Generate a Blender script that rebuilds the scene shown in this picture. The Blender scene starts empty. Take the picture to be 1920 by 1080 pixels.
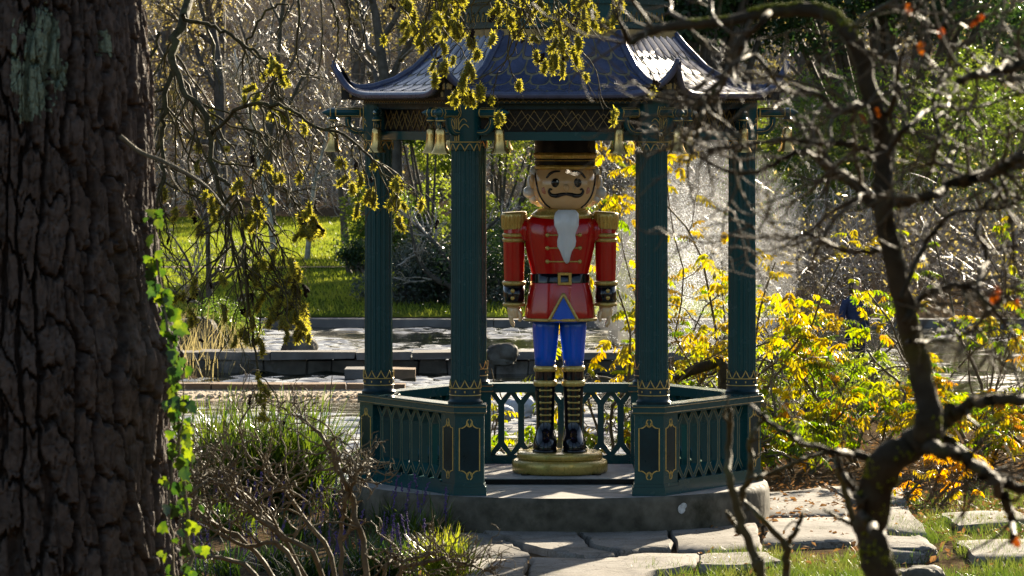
import bpy, math, random
import numpy as np
from mathutils import Vector, Matrix
R = math.radians
rng = np.random.default_rng(11)
random.seed(5)
scene = bpy.context.scene
C = scene.collection

# ------------------------------------------------------------------ camera
F_PX = 8321.0            # focal length in pixels of the 1920 wide photograph
CAM_D = 34.2             # metres from the camera to the middle of the pavilion
CAM_X, CAM_Z = -0.371, 2.88
HOR = 200.0              # image row of the horizon
cam_data = bpy.data.cameras.new('camera')
cam = bpy.data.objects.new('camera', cam_data); C.objects.link(cam)
cam.location = (CAM_X, -CAM_D, CAM_Z); cam.rotation_euler = (R(90), 0, 0)
cam_data.sensor_width = 36.0
cam_data.lens = F_PX / 1920 * 36
cam_data.shift_y = -(540 - HOR) / 1920
cam_data.clip_start = 0.5; cam_data.clip_end = 2000
cam_data.dof.use_dof = True
cam_data.dof.focus_distance = 33.6
cam_data.dof.aperture_fstop = 12.0
scene.camera = cam

# ------------------------------------------------------------------ sky and sun
SUN_EL, SUN_AZ = R(17.0), R(21.0)       # azimuth clockwise from +Y (behind the pavilion, to the right)
world = bpy.data.worlds.new('World'); scene.world = world; world.use_nodes = True
wn = world.node_tree.nodes; wl = world.node_tree.links; wn.clear()
sky = wn.new('ShaderNodeTexSky'); sky.sky_type = 'NISHITA'; sky.sun_disc = False
sky.sun_elevation = SUN_EL; sky.sun_rotation = SUN_AZ
sky.air_density = 1.0; sky.dust_density = 1.6; sky.ozone_density = 1.0
bg = wn.new('ShaderNodeBackground'); bg.inputs['Strength'].default_value = 0.055
wo = wn.new('ShaderNodeOutputWorld')
wl.new(sky.outputs[0], bg.inputs['Color']); wl.new(bg.outputs[0], wo.inputs['Surface'])
sun_data = bpy.data.lights.new('sun', 'SUN'); sun_data.energy = 5.0; sun_data.angle = R(0.53)
sun_data.color = (1.0, 0.87, 0.66)
sun = bpy.data.objects.new('sun', sun_data); C.objects.link(sun)
SUN_DIR = Vector((math.sin(SUN_AZ) * math.cos(SUN_EL), math.cos(SUN_AZ) * math.cos(SUN_EL), math.sin(SUN_EL)))
sun.rotation_euler = SUN_DIR.to_track_quat('Z', 'Y').to_euler()
sun.location = (20, 60, 40)
vs = scene.view_settings
vs.view_transform = 'Standard'; vs.look = 'None'; vs.exposure = 2.05; vs.gamma = 1.0; vs.use_curve_mapping = False
scene.render.engine = 'CYCLES'
cy = scene.cycles
cy.use_denoising = True
cy.max_bounces = 8; cy.diffuse_bounces = 3; cy.glossy_bounces = 3; cy.transmission_bounces = 6; cy.transparent_max_bounces = 6
cy.volume_bounces = 0
cy.sample_clamp_indirect = 6.0
cy.caustics_reflective = False; cy.caustics_refractive = False

# ------------------------------------------------------------------ helpers
def at(px, py, d):
    """world point that the photograph shows at pixel (px, py), d metres in front of the lens"""
    return np.array([CAM_X + (px - 960) * d / F_PX, d - CAM_D, CAM_Z - (py - HOR) * d / F_PX])
def on_ground(px, py, z):
    d = (CAM_Z - z) * F_PX / (py - HOR)
    return np.array([CAM_X + (px - 960) * d / F_PX, d - CAM_D, z])

class MB:
    """collects vertices and faces, then links them as one mesh object"""
    def __init__(s): s.v = []; s.n = 0; s.f = []
    def add(s, verts, faces, mat=0, smooth=True):
        verts = np.asarray(verts, float).reshape(-1, 3); faces = np.asarray(faces, int)
        s.v.append(verts); s.f.append((faces + s.n, mat, smooth)); s.n += len(verts); return s
    def poly(s, verts, faces, mat=0, smooth=False):
        verts = np.asarray(verts, float).reshape(-1, 3); s.v.append(verts)
        for f in faces: s.f.append((np.array([f]) + s.n, mat, smooth))
        s.n += len(verts); return s
    def box(s, c, h, mat=0, rot=None):
        c = np.asarray(c, float); h = np.asarray(h, float)
        k = np.array([[-1,-1,-1],[1,-1,-1],[1,1,-1],[-1,1,-1],[-1,-1,1],[1,-1,1],[1,1,1],[-1,1,1]]) * h
        if rot is not None: k = k @ np.asarray(rot).T
        return s.add(k + c, [[0,3,2,1],[4,5,6,7],[0,1,5,4],[1,2,6,5],[2,3,7,6],[3,0,4,7]], mat, False)
    def prism(s, poly, z0, z1, mat=0, mat_top=None):
        p = np.asarray(poly, float); n = len(p)
        v = np.vstack([np.c_[p, np.full(n, z0)], np.c_[p, np.full(n, z1)]])
        s.poly(v, [list(range(n))[::-1]], mat); base = s.n - 2 * n
        s.f.append((np.array([list(range(n, 2 * n))]) + base, mat if mat_top is None else mat_top, False))
        s.f.append((np.array([[i, (i + 1) % n, n + (i + 1) % n, n + i] for i in range(n)]) + base, mat, False)); return s
    def lathe(s, prof, n=24, c=(0, 0, 0), mat=0, sx=1.0, sy=1.0, cap=True, smooth=True):
        prof = np.asarray(prof, float); k = len(prof); a = np.linspace(0, 2 * np.pi, n, endpoint=False)
        v = np.empty((k, n, 3)); v[:, :, 0] = prof[:, 0:1] * np.cos(a) * sx + c[0]; v[:, :, 1] = prof[:, 0:1] * np.sin(a) * sy + c[1]
        v[:, :, 2] = prof[:, 1:2] + c[2]
        i = np.arange(k - 1)[:, None] * n; j = np.arange(n)[None]; j2 = (j + 1) % n
        f = np.stack([i + j, i + j2, i + n + j2, i + n + j], -1).reshape(-1, 4)
        b = s.n; s.add(v, f, mat, smooth)
        if cap:
            s.f.append((np.array([list(range(n))[::-1]]) + b, mat, False)); s.f.append((np.array([list(range((k - 1) * n, k * n))]) + b, mat, False))
        return s
    def loft(s, rows, n=28, mat=0, power=2.0, cap=True):
        """rows of (z, rx, ry, cx, cy): superellipse sections"""
        rows = np.asarray(rows, float); k = len(rows); a = np.linspace(0, 2 * np.pi, n, endpoint=False)
        ca = np.sign(np.cos(a)) * np.abs(np.cos(a)) ** (2 / power); sa = np.sign(np.sin(a)) * np.abs(np.sin(a)) ** (2 / power)
        v = np.empty((k, n, 3)); v[:, :, 0] = rows[:, 1:2] * ca + rows[:, 3:4]; v[:, :, 1] = rows[:, 2:3] * sa + rows[:, 4:5]; v[:, :, 2] = rows[:, 0:1]
        i = np.arange(k - 1)[:, None] * n; j = np.arange(n)[None]; j2 = (j + 1) % n
        f = np.stack([i + j, i + j2, i + n + j2, i + n + j], -1).reshape(-1, 4)
        b = s.n; s.add(v, f, mat)
        if cap:
            s.f.append((np.array([list(range(n))[::-1]]) + b, mat, False)); s.f.append((np.array([list(range((k - 1) * n, k * n))]) + b, mat, False))
        return s
    def ball(s, c, r, mat=0, n=12, m=8):
        t = np.linspace(-np.pi / 2 + 0.05, np.pi / 2 - 0.05, m)
        r = np.broadcast_to(np.asarray(r, float), 3)
        return s.loft(np.c_[np.sin(t) * r[2] + c[2], np.cos(t) * r[0], np.cos(t) * r[1], np.full(m, c[0]), np.full(m, c[1])], n, mat)
    def tubes(s, P, Rr, sides=5, mat=0, caps=False):
        """P (B,K,3) paths, Rr (B,K) radii"""
        P = np.asarray(P, float); Rr = np.asarray(Rr, float)
        if P.ndim == 2: P = P[None]; Rr = np.broadcast_to(Rr, P.shape[:2]) if Rr.ndim < 2 else Rr
        B, K, _ = P.shape
        T = np.gradient(P, axis=1); T /= np.linalg.norm(T, axis=2, keepdims=True) + 1e-9
        mean = np.abs(P[:, -1] - P[:, 0]); ref = np.zeros((B, 3)); ref[np.arange(B), np.argmin(mean, axis=1)] = 1
        U = np.cross(T, ref[:, None, :]); U /= np.linalg.norm(U, axis=2, keepdims=True) + 1e-9
        for k in range(1, K):      # keep the frame from flipping
            u = U[:, k - 1] - T[:, k] * np.sum(U[:, k - 1] * T[:, k], 1, keepdims=True); U[:, k] = u / (np.linalg.norm(u, axis=1, keepdims=True) + 1e-9)
        W = np.cross(T, U)
        a = np.arange(sides) * 2 * np.pi / sides
        v = P[:, :, None] + Rr[:, :, None, None] * (np.cos(a)[None, None, :, None] * U[:, :, None] + np.sin(a)[None, None, :, None] * W[:, :, None])
        b = np.arange(B)[:, None, None] * K * sides; i = np.arange(K - 1)[None, :, None] * sides; j = np.arange(sides)[None, None]; j2 = (j + 1) % sides
        f = np.stack([b + i + j, b + i + j2, b + i + sides + j2, b + i + sides + j], -1).reshape(-1, 4)
        base = s.n; s.add(v, f, mat)
        if caps:
            for q in range(B):
                o = base + q * K * sides
                s.f.append((np.array([list(range(o, o + sides))[::-1]]), mat, False)); s.f.append((np.array([list(range(o + (K - 1) * sides, o + K * sides))]), mat, False))
        return s
    def strips(s, P, Wd, side, mat=0):
        """flat ribbons: P (B,K,3), Wd (B,K) half widths, side (B,3)"""
        P = np.asarray(P); B, K, _ = P.shape; sd = side[:, None] * Wd[:, :, None]
        v = np.stack([P - sd, P + sd], 2)
        b = np.arange(B)[:, None] * K * 2; i = np.arange(K - 1)[None] * 2
        return s.add(v, np.stack([b + i, b + i + 1, b + i + 3, b + i + 2], -1).reshape(-1, 4), mat)
    def mesh(s, name, mats, off=None, sharp=None):
        v = np.vstack(s.v) if s.v else np.zeros((0, 3))
        if off is not None: v = v - np.asarray(off, float)
        me = bpy.data.meshes.new(name)
        me.vertices.add(len(v)); me.vertices.foreach_set('co', v.astype(np.float32).ravel())
        loops = np.concatenate([f.ravel() for f, _, _ in s.f]) if s.f else np.zeros(0, int)
        sizes = np.concatenate([np.full(len(f), f.shape[1]) for f, _, _ in s.f]); mi = np.concatenate([np.full(len(f), m) for f, m, _ in s.f])
        sm = np.concatenate([np.full(len(f), b) for f, _, b in s.f])
        me.loops.add(len(loops)); me.loops.foreach_set('vertex_index', loops.astype(np.int32))
        me.polygons.add(len(sizes)); me.polygons.foreach_set('loop_start', np.r_[0, np.cumsum(sizes)[:-1]].astype(np.int32))
        me.polygons.foreach_set('loop_total', sizes.astype(np.int32))
        for m in (mats if isinstance(mats, (list, tuple)) else [mats]): me.materials.append(M[m])
        me.polygons.foreach_set('material_index', mi.astype(np.int32)); me.polygons.foreach_set('use_smooth', sm.astype(bool))
        me.update(calc_edges=True); me.validate()
        if sharp: me.set_sharp_from_angle(angle=R(sharp))
        return me
    def build(s, name, mats, parent=None, off=None, sharp=None, **kw):
        if off is None and parent is not None and parent.get('_w') is not None: off = parent['_w']
        return link(name, s.mesh(name, mats, off, sharp), parent, off, **kw)

def link(name, me, parent=None, off=None, kind=None, label=None, category=None, group=None):
    o = bpy.data.objects.new(name, me); C.objects.link(o)
    if parent is not None: o.parent = parent
    if off is not None:
        if parent is None: o.location = off
        o['_w'] = list(map(float, off))
    for k, val in (('kind', kind), ('label', label), ('category', category), ('group', group)):
        if val: o[k] = val
    return o
def thing(name, label, cat, loc=(0, 0, 0), rz=0.0, group=None, world=True):
    o = bpy.data.objects.new(name, None); C.objects.link(o); o.empty_display_size = 0.1
    o.location = loc; o.rotation_euler = (0, 0, rz); o['label'] = label; o['category'] = cat
    if group: o['group'] = group
    if world: o['_w'] = list(map(float, loc))       # children are built in world coordinates
    return o
def dup(root, loc, rz, label=None, scale=1.0, group=None):
    def cp(o, parent):
        c = o.copy(); C.objects.link(c); c.parent = parent
        for ch in o.children: cp(ch, c)
        return c
    r = cp(root, None); r.location = loc; r.rotation_euler = (0, 0, rz); r.scale = (scale,) * 3 if np.isscalar(scale) else scale
    if label: r['label'] = label
    if group: r['group'] = group
    return r

# ---- noise in numpy
def _h(i, j, s):
    n = (i * 374761393 + j * 668265263 + s * 1442695041) & 0xffffffff
    n = ((n ^ (n >> 13)) * 1274126177) & 0xffffffff
    return ((n ^ (n >> 16)) & 0xffff) / 65535.0
def noise2(x, y, seed=0):
    x = np.asarray(x, float); y = np.asarray(y, float); xi = np.floor(x).astype(np.int64); yi = np.floor(y).astype(np.int64); fx = x - xi; fy = y - yi
    fx = fx * fx * (3 - 2 * fx); fy = fy * fy * (3 - 2 * fy)
    return (_h(xi, yi, seed) * (1 - fx) + _h(xi + 1, yi, seed) * fx) * (1 - fy) + (_h(xi, yi + 1, seed) * (1 - fx) + _h(xi + 1, yi + 1, seed) * fx) * fy
def fbm(x, y, seed=0, o=4):
    t = 0; a = 0.5; f = 1
    for k in range(o): t = t + a * noise2(x * f, y * f, seed + k); a *= 0.5; f *= 2.03
    return t
def smooth_path(pts, n):
    """Catmull-Rom through pts (any number of columns), n samples"""
    p = np.asarray(pts, float); p = np.vstack([2 * p[0] - p[1], p, 2 * p[-1] - p[-2]]); m = len(p) - 3
    t = np.linspace(0, m, n); i = np.minimum(t.astype(int), m - 1); u = (t - i)[:, None]
    a, b, c, d = p[i], p[i + 1], p[i + 2], p[i + 3]
    return 0.5 * (2 * b + (c - a) * u + (2 * a - 5 * b + 4 * c - d) * u ** 2 + (3 * b - a - 3 * c + d) * u ** 3)
def unit(v): return v / (np.linalg.norm(v, axis=-1, keepdims=True) + 1e-9)
def grow(P0, D, L, Rd, K=8, wig=0.25, trop=(0, 0, 0), tip=0.25, g=rng):
    """batch of wandering shoots"""
    B = len(P0); P = np.empty((B, K, 3)); P[:, 0] = P0; d = unit(np.asarray(D, float)); st = np.asarray(L)[:, None] / (K - 1); trop = np.asarray(trop, float)
    for k in range(1, K):
        d = unit(d + g.normal(0, wig, (B, 3)) + trop); P[:, k] = P[:, k - 1] + d * st
    rad = np.asarray(Rd)[:, None] * np.linspace(1, tip, K)[None]
    return P, rad
def spawn(P, rad, n, t0=0.25, t1=1.0, ang=0.9, lf=0.5, rf=0.6, g=rng, L=None):
    """n side shoots on each path: start points, directions, lengths, radii"""
    B, K, _ = P.shape; t = g.uniform(t0, t1, (B, n)) * (K - 1.001); i = t.astype(int); u = (t - i)[..., None]; b = np.arange(B)[:, None]
    p = P[b, i] * (1 - u) + P[b, i + 1] * u; tg = unit(P[b, i + 1] - P[b, i])
    side = g.normal(0, 1, (B, n, 3)); side = unit(side - tg * np.sum(side * tg, -1, keepdims=True))
    a = g.normal(ang, 0.2, (B, n, 1)); D = tg * np.cos(a) + side * np.sin(a)
    ln = np.linalg.norm(np.diff(P, axis=1), axis=2).sum(1)[:, None] * lf * g.uniform(0.6, 1.2, (B, n)) * (1.15 - 0.6 * t / (K - 1))
    r = (rad[b, i] * rf)
    return p.reshape(-1, 3), D.reshape(-1, 3), ln.ravel(), r.ravel()

# ------------------------------------------------------------------ materials
M = {}
def mat(name):
    m = bpy.data.materials.new(name); m.use_nodes = True; nt = m.node_tree; nt.nodes.clear(); M[name] = m
    o = nt.nodes.new('ShaderNodeOutputMaterial'); return m, nt, o
def nd(nt, typ, **kw):
    n = nt.nodes.new(typ)
    for k, v in kw.items():
        if k in n.bl_rna.properties: setattr(n, k, v)
        else: n.inputs[k.replace('_', ' ')].default_value = v
    return n
def coords(nt, scale=(1, 1, 1), kind='Object'):
    t = nt.nodes.new('ShaderNodeTexCoord'); m = nt.nodes.new('ShaderNodeMapping'); m.inputs['Scale'].default_value = scale
    nt.links.new(t.outputs[kind], m.inputs['Vector']); return m.outputs[0]
def noise(nt, vec, scale, detail=4, rough=0.55):
    n = nt.nodes.new('ShaderNodeTexNoise'); n.inputs['Scale'].default_value = scale; n.inputs['Detail'].default_value = detail; n.inputs['Roughness'].default_value = rough
    nt.links.new(vec, n.inputs['Vector']); return n.outputs['Fac']
def ramp(nt, fac, stops):
    r = nt.nodes.new('ShaderNodeValToRGB'); e = r.color_ramp.elements
    while len(e) < len(stops): e.new(0.5)
    for k, (p, c) in enumerate(stops): e[k].position = p; e[k].color = (c[0], c[1], c[2], 1)
    nt.links.new(fac, r.inputs['Fac']); return r.outputs['Color']
def bump(nt, h, strength=0.3, dist=0.01):
    b = nt.nodes.new('ShaderNodeBump'); b.inputs['Strength'].default_value = strength; b.inputs['Distance'].default_value = dist
    nt.links.new(h, b.inputs['Height']); return b.outputs['Normal']
def paint(name, col, rough=0.25, var=0.25, scale=14, coat=0.0, metal=0.0, bmp=0.05, dirt=None, spec=None, chips=None):
    """painted or plain surface with slight unevenness and wear"""
    m, nt, o = mat(name); v = coords(nt); n = noise(nt, v, scale, 5); c = np.array(col)
    p = nt.nodes.new('ShaderNodeBsdfPrincipled')
    cc = ramp(nt, n, [(0.3, c * (1 - var)), (0.7, np.minimum(c * (1 + var), 1))])
    if dirt is not None:
        n2 = noise(nt, v, scale * 0.35, 6, 0.7); f = ramp(nt, n2, [(0.52, (0, 0, 0)), (0.75, (1, 1, 1))]); mx = nt.nodes.new('ShaderNodeMixRGB')
        nt.links.new(f, mx.inputs[0]); nt.links.new(cc, mx.inputs[1]); mx.inputs[2].default_value = (*dirt, 1); cc = mx.outputs[0]
    if chips is not None:
        f = ramp(nt, noise(nt, v, 34, 4, 0.6), [(0.80, (0, 0, 0)), (0.815, (1, 1, 1))]); mx = nt.nodes.new('ShaderNodeMixRGB')
        nt.links.new(f, mx.inputs[0]); nt.links.new(cc, mx.inputs[1]); mx.inputs[2].default_value = (*chips, 1); cc = mx.outputs[0]
    nt.links.new(cc, p.inputs['Base Color']); p.inputs['Metallic'].default_value = metal
    r = ramp(nt, noise(nt, v, scale * 2.3, 3), [(0.3, (rough * 0.75,) * 3), (0.7, (min(1, rough * 1.3),) * 3)]); nt.links.new(r, p.inputs['Roughness'])
    if rough >= 0.7 or spec is not None: p.inputs['Specular IOR Level'].default_value = 0.08 if spec is None else spec
    p.inputs['Coat Weight'].default_value = coat; p.inputs['Coat Roughness'].default_value = 0.08
    if bmp: nt.links.new(bump(nt, noise(nt, v, scale * 1.5, 4), bmp, 0.01), p.inputs['Normal'])
    nt.links.new(p.outputs[0], o.inputs['Surface']); return m
def leafy(name, cols, trans=0.5, rough=0.45, scale=3.0, spec=0.3, world=True, fine=0.0):
    """leaf: diffuse and translucent, colour wandering through cols over space and by object"""
    m, nt, o = mat(name)
    if world:
        g = nt.nodes.new('ShaderNodeNewGeometry'); vec = g.outputs['Position']
    else: vec = coords(nt)
    n = noise(nt, vec, scale, 3, 0.6)
    oi = nt.nodes.new('ShaderNodeObjectInfo'); ad = nt.nodes.new('ShaderNodeMath'); ad.operation = 'MULTIPLY_ADD'
    nt.links.new(oi.outputs['Random'], ad.inputs[0]); ad.inputs[1].default_value = 0.30; 
    sb = nt.nodes.new('ShaderNodeMath'); sb.operation = 'SUBTRACT'; nt.links.new(n, sb.inputs[0]); sb.inputs[1].default_value = 0.15
    nt.links.new(sb.outputs[0], ad.inputs[2]); k = len(cols)
    c = ramp(nt, ad.outputs[0], [(0.3 + 0.4 * i / max(1, k - 1), cols[i]) for i in range(k)])
    p = nt.nodes.new('ShaderNodeBsdfPrincipled'); nt.links.new(c, p.inputs['Base Color']); p.inputs['Roughness'].default_value = rough; p.inputs['Specular IOR Level'].default_value = spec
    t = nt.nodes.new('ShaderNodeBsdfTranslucent'); hs = nt.nodes.new('ShaderNodeHueSaturation'); hs.inputs['Saturation'].default_value = 1.1; hs.inputs['Value'].default_value = 1.5
    nt.links.new(c, hs.inputs['Color']); nt.links.new(hs.outputs[0], t.inputs['Color'])
    mx = nt.nodes.new('ShaderNodeMixShader'); mx.inputs[0].default_value = trans
    nt.links.new(p.outputs[0], mx.inputs[1]); nt.links.new(t.outputs[0], mx.inputs[2]); nt.links.new(mx.outputs[0], o.inputs['Surface']); return m

# paint on the pavilion and the statue
paint('green_paint', (0.007, 0.058, 0.063), 0.24, 0.05, 3, coat=0.0, bmp=0.02, spec=0.35, chips=(0.05, 0.10, 0.10))
paint('dark_green_paint', (0.004, 0.022, 0.027), 0.35, 0.3, 9, spec=0.25)
paint('black_paint', (0.004, 0.005, 0.006), 0.3, 0.3, 12, spec=0.25)
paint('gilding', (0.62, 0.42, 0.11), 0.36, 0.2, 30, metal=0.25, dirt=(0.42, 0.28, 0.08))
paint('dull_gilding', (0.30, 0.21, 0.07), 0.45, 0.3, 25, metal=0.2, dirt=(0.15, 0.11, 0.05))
paint('pale_line_paint', (0.20, 0.19, 0.11), 0.5, 0.3, 25, spec=0.2)
paint('roof_glaze', (0.055, 0.064, 0.116), 0.28, 0.40, 6, coat=0.10, dirt=(0.085, 0.09, 0.13), bmp=0.06, spec=0.35)
paint('roof_joint', (0.20, 0.165, 0.10), 0.5, 0.3, 20, spec=0.2)
paint('bell_brass', (0.66, 0.43, 0.15), 0.22, 0.2, 10, metal=0.9, bmp=0.02, dirt=(0.45, 0.27, 0.08))
paint('red_lacquer', (0.47, 0.007, 0.006), 0.15, 0.08, 6, coat=0.3, bmp=0.02, spec=0.45, dirt=(0.38, 0.012, 0.010))
paint('blue_lacquer', (0.005, 0.085, 0.56), 0.18, 0.08, 6, coat=0.2, bmp=0.02, spec=0.4, dirt=(0.01, 0.085, 0.45))
paint('black_lacquer', (0.004, 0.004, 0.008), 0.12, 0.2, 6, coat=0.4, bmp=0.015, spec=0.4)
paint('gold_lacquer', (0.52, 0.35, 0.085), 0.26, 0.15, 8, coat=0.3, metal=0.35, bmp=0.02)
paint('hat_black', (0.004, 0.004, 0.006), 0.35, 0.2, 8, spec=0.2)
paint('skin_lacquer', (0.76, 0.50, 0.26), 0.18, 0.06, 6, coat=0.4, bmp=0.02)
paint('white_lacquer', (0.74, 0.76, 0.80), 0.2, 0.05, 10, coat=0.6, bmp=0.04)
paint('blush_lacquer', (0.60, 0.24, 0.15), 0.2, 0.08, 6, coat=0.6)
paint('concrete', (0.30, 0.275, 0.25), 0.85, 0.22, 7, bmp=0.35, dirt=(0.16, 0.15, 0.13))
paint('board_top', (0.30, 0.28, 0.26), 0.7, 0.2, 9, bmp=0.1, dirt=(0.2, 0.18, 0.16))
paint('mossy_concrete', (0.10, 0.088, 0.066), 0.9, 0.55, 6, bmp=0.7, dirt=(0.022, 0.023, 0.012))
paint('wall_stone', (0.070, 0.062, 0.05), 0.9, 0.5, 3.5, bmp=0.6, dirt=(0.20, 0.19, 0.175))
paint('warm_stone', (0.20, 0.125, 0.075), 0.9, 0.35, 4, bmp=0.5, dirt=(0.11, 0.085, 0.06))
paint('pale_stone', (0.42, 0.43, 0.46), 0.8, 0.2, 4, bmp=0.3)
paint('kerb_stone', (0.16, 0.145, 0.135), 0.9, 0.3, 3, bmp=0.3)
paint('gravel', (0.42, 0.33, 0.23), 0.95, 0.4, 40, bmp=0.8)
paint('lichen_white', (0.62, 0.62, 0.60), 0.9, 0.15, 60, bmp=0.5)
paint('lichen_green', (0.17, 0.20, 0.135), 0.95, 0.35, 60, bmp=0.9, dirt=(0.085, 0.10, 0.07))
paint('trunk_bark', (0.066, 0.048, 0.038), 0.9, 0.5, 22, bmp=0.8, dirt=(0.105, 0.083, 0.072))
paint('shrub_bark', (0.12, 0.095, 0.058), 0.75, 0.4, 20, bmp=0.4, dirt=(0.17, 0.145, 0.09), spec=0.1)
paint('dark_bark', (0.040, 0.030, 0.017), 0.75, 0.5, 16, bmp=0.7, dirt=(0.09, 0.085, 0.02), spec=0.12)
paint('willow_bark', (0.065, 0.052, 0.022), 0.75, 0.4, 18, bmp=0.4, dirt=(0.12, 0.11, 0.03), spec=0.15)
paint('limb_bark', (0.048, 0.040, 0.018), 0.8, 0.45, 18, bmp=0.6, dirt=(0.095, 0.09, 0.025), spec=0.1)
paint('twig_bark', (0.070, 0.052, 0.028), 0.65, 0.45, 20, bmp=0.3, dirt=(0.12, 0.105, 0.04), spec=0.3)
paint('grey_bark', (0.09, 0.078, 0.065), 0.75, 0.4, 8, bmp=0.5)
paint('pale_twig', (0.36, 0.31, 0.25), 0.45, 0.4, 5, bmp=0)
paint('brown_twig', (0.17, 0.13, 0.09), 0.5, 0.4, 5, bmp=0)
paint('birch_bark', (0.36, 0.34, 0.30), 0.7, 0.5, 9, bmp=0.3, dirt=(0.05, 0.045, 0.04))
paint('dark_cone', (0.018, 0.011, 0.008), 0.8, 0.3, 30)
paint('purple_flower', (0.10, 0.065, 0.17), 0.8, 0.35, 30)
paint('jacket', (0.04, 0.05, 0.10), 0.8, 0.2, 20)
paint('trousers', (0.03, 0.03, 0.05), 0.85, 0.2, 20)
paint('hair', (0.05, 0.028, 0.015), 0.5, 0.3, 40)
paint('skin', (0.50, 0.29, 0.20), 0.5, 0.08, 20)
paint('moss', (0.17, 0.18, 0.015), 0.95, 0.5, 30, bmp=0.9)
leafy('ivy_leaf', [(0.014, 0.036, 0.008), (0.045, 0.085, 0.012), (0.16, 0.20, 0.022)], 0.42, 0.25, 14, 0.5)
leafy('yellow_leaf', [(0.27, 0.17, 0.02), (0.36, 0.28, 0.028), (0.22, 0.23, 0.022)], 0.55, 0.4, 1.5)
leafy('lime_leaf', [(0.07, 0.13, 0.010), (0.16, 0.23, 0.013), (0.30, 0.30, 0.015)], 0.55, 0.4, 1.5)
leafy('orange_leaf', [(0.42, 0.17, 0.012), (0.52, 0.30, 0.015)], 0.55, 0.45, 2)
leafy('rust_leaf', [(0.17, 0.035, 0.010), (0.24, 0.075, 0.015)], 0.4, 0.5, 4)
leafy('dry_leaf', [(0.10, 0.05, 0.02), (0.20, 0.11, 0.05), (0.30, 0.19, 0.09)], 0.35, 0.7, 14)
leafy('catkin_fuzz', [(0.26, 0.24, 0.035), (0.38, 0.34, 0.06)], 0.55, 0.6, 20)
leafy('catkin_core', [(0.08, 0.075, 0.012), (0.12, 0.11, 0.016)], 0.2, 0.8, 20)
leafy('strap_leaf', [(0.016, 0.036, 0.008), (0.034, 0.064, 0.011), (0.10, 0.13, 0.018)], 0.45, 0.28, 5, 0.5)
leafy('tuft_leaf', [(0.10, 0.14, 0.018), (0.18, 0.21, 0.025), (0.27, 0.26, 0.04)], 0.5, 0.35, 8, 0.4)
leafy('grass_blade', [(0.04, 0.075, 0.014), (0.085, 0.125, 0.02), (0.16, 0.16, 0.045)], 0.4, 0.4, 2.5)
leafy('lawn_blade', [(0.10, 0.135, 0.022), (0.145, 0.18, 0.028), (0.20, 0.215, 0.04)], 0.45, 0.5, 0.5, 0.1)
leafy('dry_grass', [(0.20, 0.17, 0.08), (0.30, 0.25, 0.12)], 0.4, 0.6, 3)
leafy('evergreen', [(0.016, 0.034, 0.012), (0.03, 0.06, 0.016), (0.06, 0.10, 0.02)], 0.3, 0.4, 0.7)
leafy('blue_evergreen', [(0.03, 0.042, 0.03), (0.05, 0.065, 0.05), (0.07, 0.085, 0.06)], 0.25, 0.35, 0.8)
leafy('light_evergreen', [(0.07, 0.12, 0.02), (0.15, 0.19, 0.03), (0.24, 0.26, 0.05)], 0.5, 0.4, 0.6)
leafy('brightening_gold_leaf', [(0.16, 0.14, 0.05), (0.26, 0.22, 0.08), (0.34, 0.27, 0.10)], 0.55, 0.5, 0.25)  # translucent leaves added to lighten the backlit far wood
leafy('droplets', [(0.8, 0.82, 0.85), (0.9, 0.9, 0.9)], 0.6, 0.3, 3)

def ground_material():
    """soil and leaf litter near, mown lawn across the pond, leafy wood floor on the hill: split by where they lie"""
    m, nt, o = mat('ground'); g = nt.nodes.new('ShaderNodeNewGeometry'); vec = g.outputs['Position']
    soil = ramp(nt, noise(nt, vec, 9, 6, 0.7), [(0.3, (0.04, 0.03, 0.018)), (0.55, (0.10, 0.07, 0.043)), (0.75, (0.20, 0.14, 0.08))])
    p = nt.nodes.new('ShaderNodeBsdfPrincipled'); nt.links.new(soil, p.inputs['Base Color']); p.inputs['Roughness'].default_value = 0.95; p.inputs['Specular IOR Level'].default_value = 0.0
    nt.links.new(bump(nt, noise(nt, vec, 14, 5), 0.7, 0.03), p.inputs['Normal']); nt.links.new(p.outputs[0], o.inputs['Surface'])
ground_material()
def lawn_material():
    m, nt, o = mat('lawn'); g = nt.nodes.new('ShaderNodeNewGeometry'); vec = g.outputs['Position']
    c = ramp(nt, noise(nt, vec, 0.55, 6, 0.65), [(0.3, (0.055, 0.08, 0.015)), (0.55, (0.085, 0.11, 0.018)), (0.75, (0.12, 0.135, 0.025))])
    p = nt.nodes.new('ShaderNodeBsdfPrincipled'); nt.links.new(c, p.inputs['Base Color']); p.inputs['Roughness'].default_value = 0.9; p.inputs['Specular IOR Level'].default_value = 0.0
    nt.links.new(bump(nt, noise(nt, vec, 6, 5), 0.6, 0.05), p.inputs['Normal'])
    t = nt.nodes.new('ShaderNodeBsdfTranslucent'); nt.links.new(c, t.inputs['Color'])
    mx = nt.nodes.new('ShaderNodeMixShader'); mx.inputs[0].default_value = 0.3
    nt.links.new(p.outputs[0], mx.inputs[1]); nt.links.new(t.outputs[0], mx.inputs[2]); nt.links.new(mx.outputs[0], o.inputs['Surface'])
lawn_material()
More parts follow.
